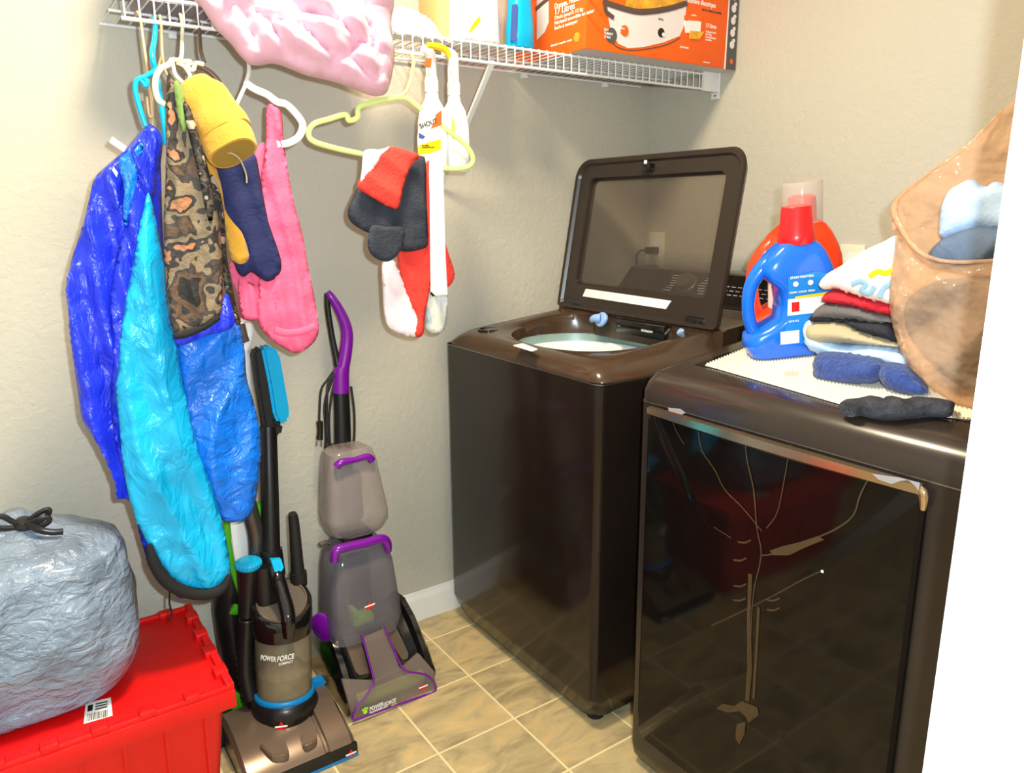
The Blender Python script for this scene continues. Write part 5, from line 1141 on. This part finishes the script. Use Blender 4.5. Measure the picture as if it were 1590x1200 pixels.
bm = B(); rbox(bm, -1.372, -1.305, -.225, -.185, .225, .385, .006); rbox(bm, -1.368, -1.312, -.245, -.195, .335, .365, .004); link('float_column', bm, M['inner'], tk2, ang=30)
bm = B(); rbox(bm, -1.375, -1.315, -.262, -.215, .205, .232, .008); rbox(bm, -1.375, -1.360, -.262, -.215, .225, .255, .005); link('lime_float', bm, M['limeyel'], tk2, ang=30)
logo(px(574, 940, -.288), (1, 0, .05), (0, 0, 1), .026, t)
bm = B(); lathe(bm, [(.040, 0), (.038, .008), (.030, .013), (.001, .014)], V((-1.436, -.205, .205)), (-1, -.55, 0), 32); link('purple_hub', bm, M['purple'], t)
tk1 = tank('upper_tank', [(.440, -1.328, -.185, .042, .04), (.452, -1.328, -.185, .070, .052), (.475, -1.327, -.185, .083, .060), (.50, -1.327, -.183, .084, .061), (.640, -1.325, -.165, .066, .050), (.662, -1.325, -.163, .058, .044), (.670, -1.325, -.162, .045, .036)], M['tank'], t)
bm = B(); tube(bm, [px(523, 724, -.222), px(530, 718, -.226), px(550, 714, -.226), px(570, 709, -.224), px(577, 714, -.220)], [.011, .010, .0075, .010, .011], n=12); link('tank_bar', bm, M['purple'], tk1)
bm = B(); rbox(bm, -1.358, -1.304, -.208, -.150, .475, .610, .012); link('inner_well', bm, M['inner'], tk1, ang=40)
bm = B(); rbox(bm, -1.370, -1.288, -.215, -.11, .42, .446, .006); rbox(bm, -1.352, -1.292, -.120, -.070, .16, .66, .01); link('spine', bm, M['black'], t, ang=30)
bm = B(); tube(bm, [px(497, 846, -.18), px(505, 842, -.18), px(512, 843, -.18)], [.008, .006, .006], n=10); link('latch', bm, M['filter'], t)
nk = [px(533, 720, -.115), px(532, 660, -.108), px(530, 606, -.102)]
bm = B(); tube(bm, nk, [.0235, .0225, .021], n=18, flat=((0, 1, 0), .8)); link('neck', bm, M['black'], t)
bm = B(); tube(bm, [px(530, 610, -.102), px(530, 585, -.100), px(531, 570, -.099)], [.0225, .0215, .021], n=18, flat=((0, 1, 0), .85)); link('purple_sleeve', bm, M['purple'], t)
bm = B(); tube(bm, [px(532, 572, -.099), px(537, 545, -.099), px(539, 520, -.099), px(535, 500, -.099), px(525, 478, -.097), px(515, 462, -.094), px(508, 453, -.090)], [.018, .017, .016, .0145, .012, .010, .007], n=16); link('handle_loop', bm, M['purple'], t)
bm = B(); tube(bm, [px(508, 455, -.088), px(509, 480, -.086), px(515, 520, -.088), px(521, 550, -.092), px(526, 575, -.096)], [.007, .008, .008, .009, .012], n=12); link('handle_back', bm, M['black'], t)
for i, pts in enumerate((((521, 572), (510, 588), (499, 605), (496, 640), (496, 662)), ((522, 576), (512, 600), (504, 630), (506, 680), (503, 720), (504, 752)), ((524, 580), (516, 610), (511, 650), (512, 700), (506, 740), (505, 755)), ((545, 600), (550, 640), (550, 680), (546, 700)), ((520, 580), (509, 600), (508, 660), (511, 700)))):
    bm = B(); tube(bm, [px(u, v, -.080-.006*i) for u, v in pts], .0034, n=8); link('power_cord', bm, M['blackmatte'], t)
bm = B(); tube(bm, [px(496, 654, -.080), px(497, 668, -.080), px(496, 682, -.080)], [.009, .008, .0105], n=10, smooth=2)
pl_ = link('plug', bm, M['black'], t)
bm = B()
rod(bm, px(492, 684, -.080), px(491.5, 692, -.080), .0018, n=6); rod(bm, px(499, 684, -.080), px(499, 693, -.080), .0018, n=6); link('prongs', bm, M['seam'], pl_)

# ---- green and white vacuum behind
t = thing('upright_vacuum', 'lime green and white upright vacuum half hidden behind the blue jacket', 'vacuum cleaner', (-1.66, -.13, 0))
yv = -.115
bm = B(); loft(bm, [sring(px(u, v, yv), (1, 0, 0), (0, 1, 0), rx, ry, 3, 28) for u, v, rx, ry in ((392, 1110, .03, .04), (388, 1090, .045, .045), (374, 1000, .055, .050), (366, 940, .055, .050), (364, 890, .05, .05), (366, 860, .04, .045))]); link('motor_housing', bm, M['black'], t, ang=50)
bm = B(); rbox(bm, -1.71, -1.50, -.165, -.025, .004, .075, .015); link('floor_head', bm, M['lime'], t, ang=40)
bm = B(); prism(bm, [px(u, v, -.165) for u, v in ((352, 812), (372, 806), (394, 805), (400, 870), (396, 910), (384, 920), (366, 895), (358, 860))], (0, .05, 0), .008); link('white_tank', bm, M['white'], t, ang=50)
bm = B(); tube(bm, [px(u, v, -.186) for u, v in ((352, 806), (354, 840), (360, 875), (372, 912), (378, 930))], [.008, .008, .008, .009, .008], n=10, flat=((0, 1, 0), .6)); link('lime_trim', bm, M['lime'], t)
bm = B(); tube(bm, [px(u, v, -.192) for u, v in ((360, 945), (366, 946), (374, 945))], .014, n=10, flat=((0, 1, 0), .4), smooth=2); link('lime_band', bm, M['lime'], t)
bm = B(); tube(bm, [px(u, v, -.195) for u, v in ((384, 776), (390, 800), (396, 825), (398, 850), (398, 880))], [.019, .020, .020, .0195, .019], n=16); link('metal_tube', bm, M['darkmetal'], t)
bm = B(); tube(bm, [px(u, v, -.180) for u, v in ((396, 782), (402, 790), (405, 800), (404, 812))], .009, n=10); link('lime_clip', bm, M['lime'], t)
bm = B(); tube(bm, [px(u, v, -.12) for u, v in ((388, 800), (386, 700), (382, 600), (378, 540))], .014, n=12); link('handle_pole', bm, M['white'], t)
bm = B(); tube(bm, [px(u, v, -.13) for u, v in ((378, 545), (384, 530), (386, 512), (380, 500), (374, 506))], .012, n=12); link('handle_loop', bm, M['white'], t)
bm = B(); tube(bm, [px(u, v, -.136) for u, v in ((374, 502), (378, 520), (382, 530))], .010, n=12); link('handle_grip', bm, M['brownhang'], t)
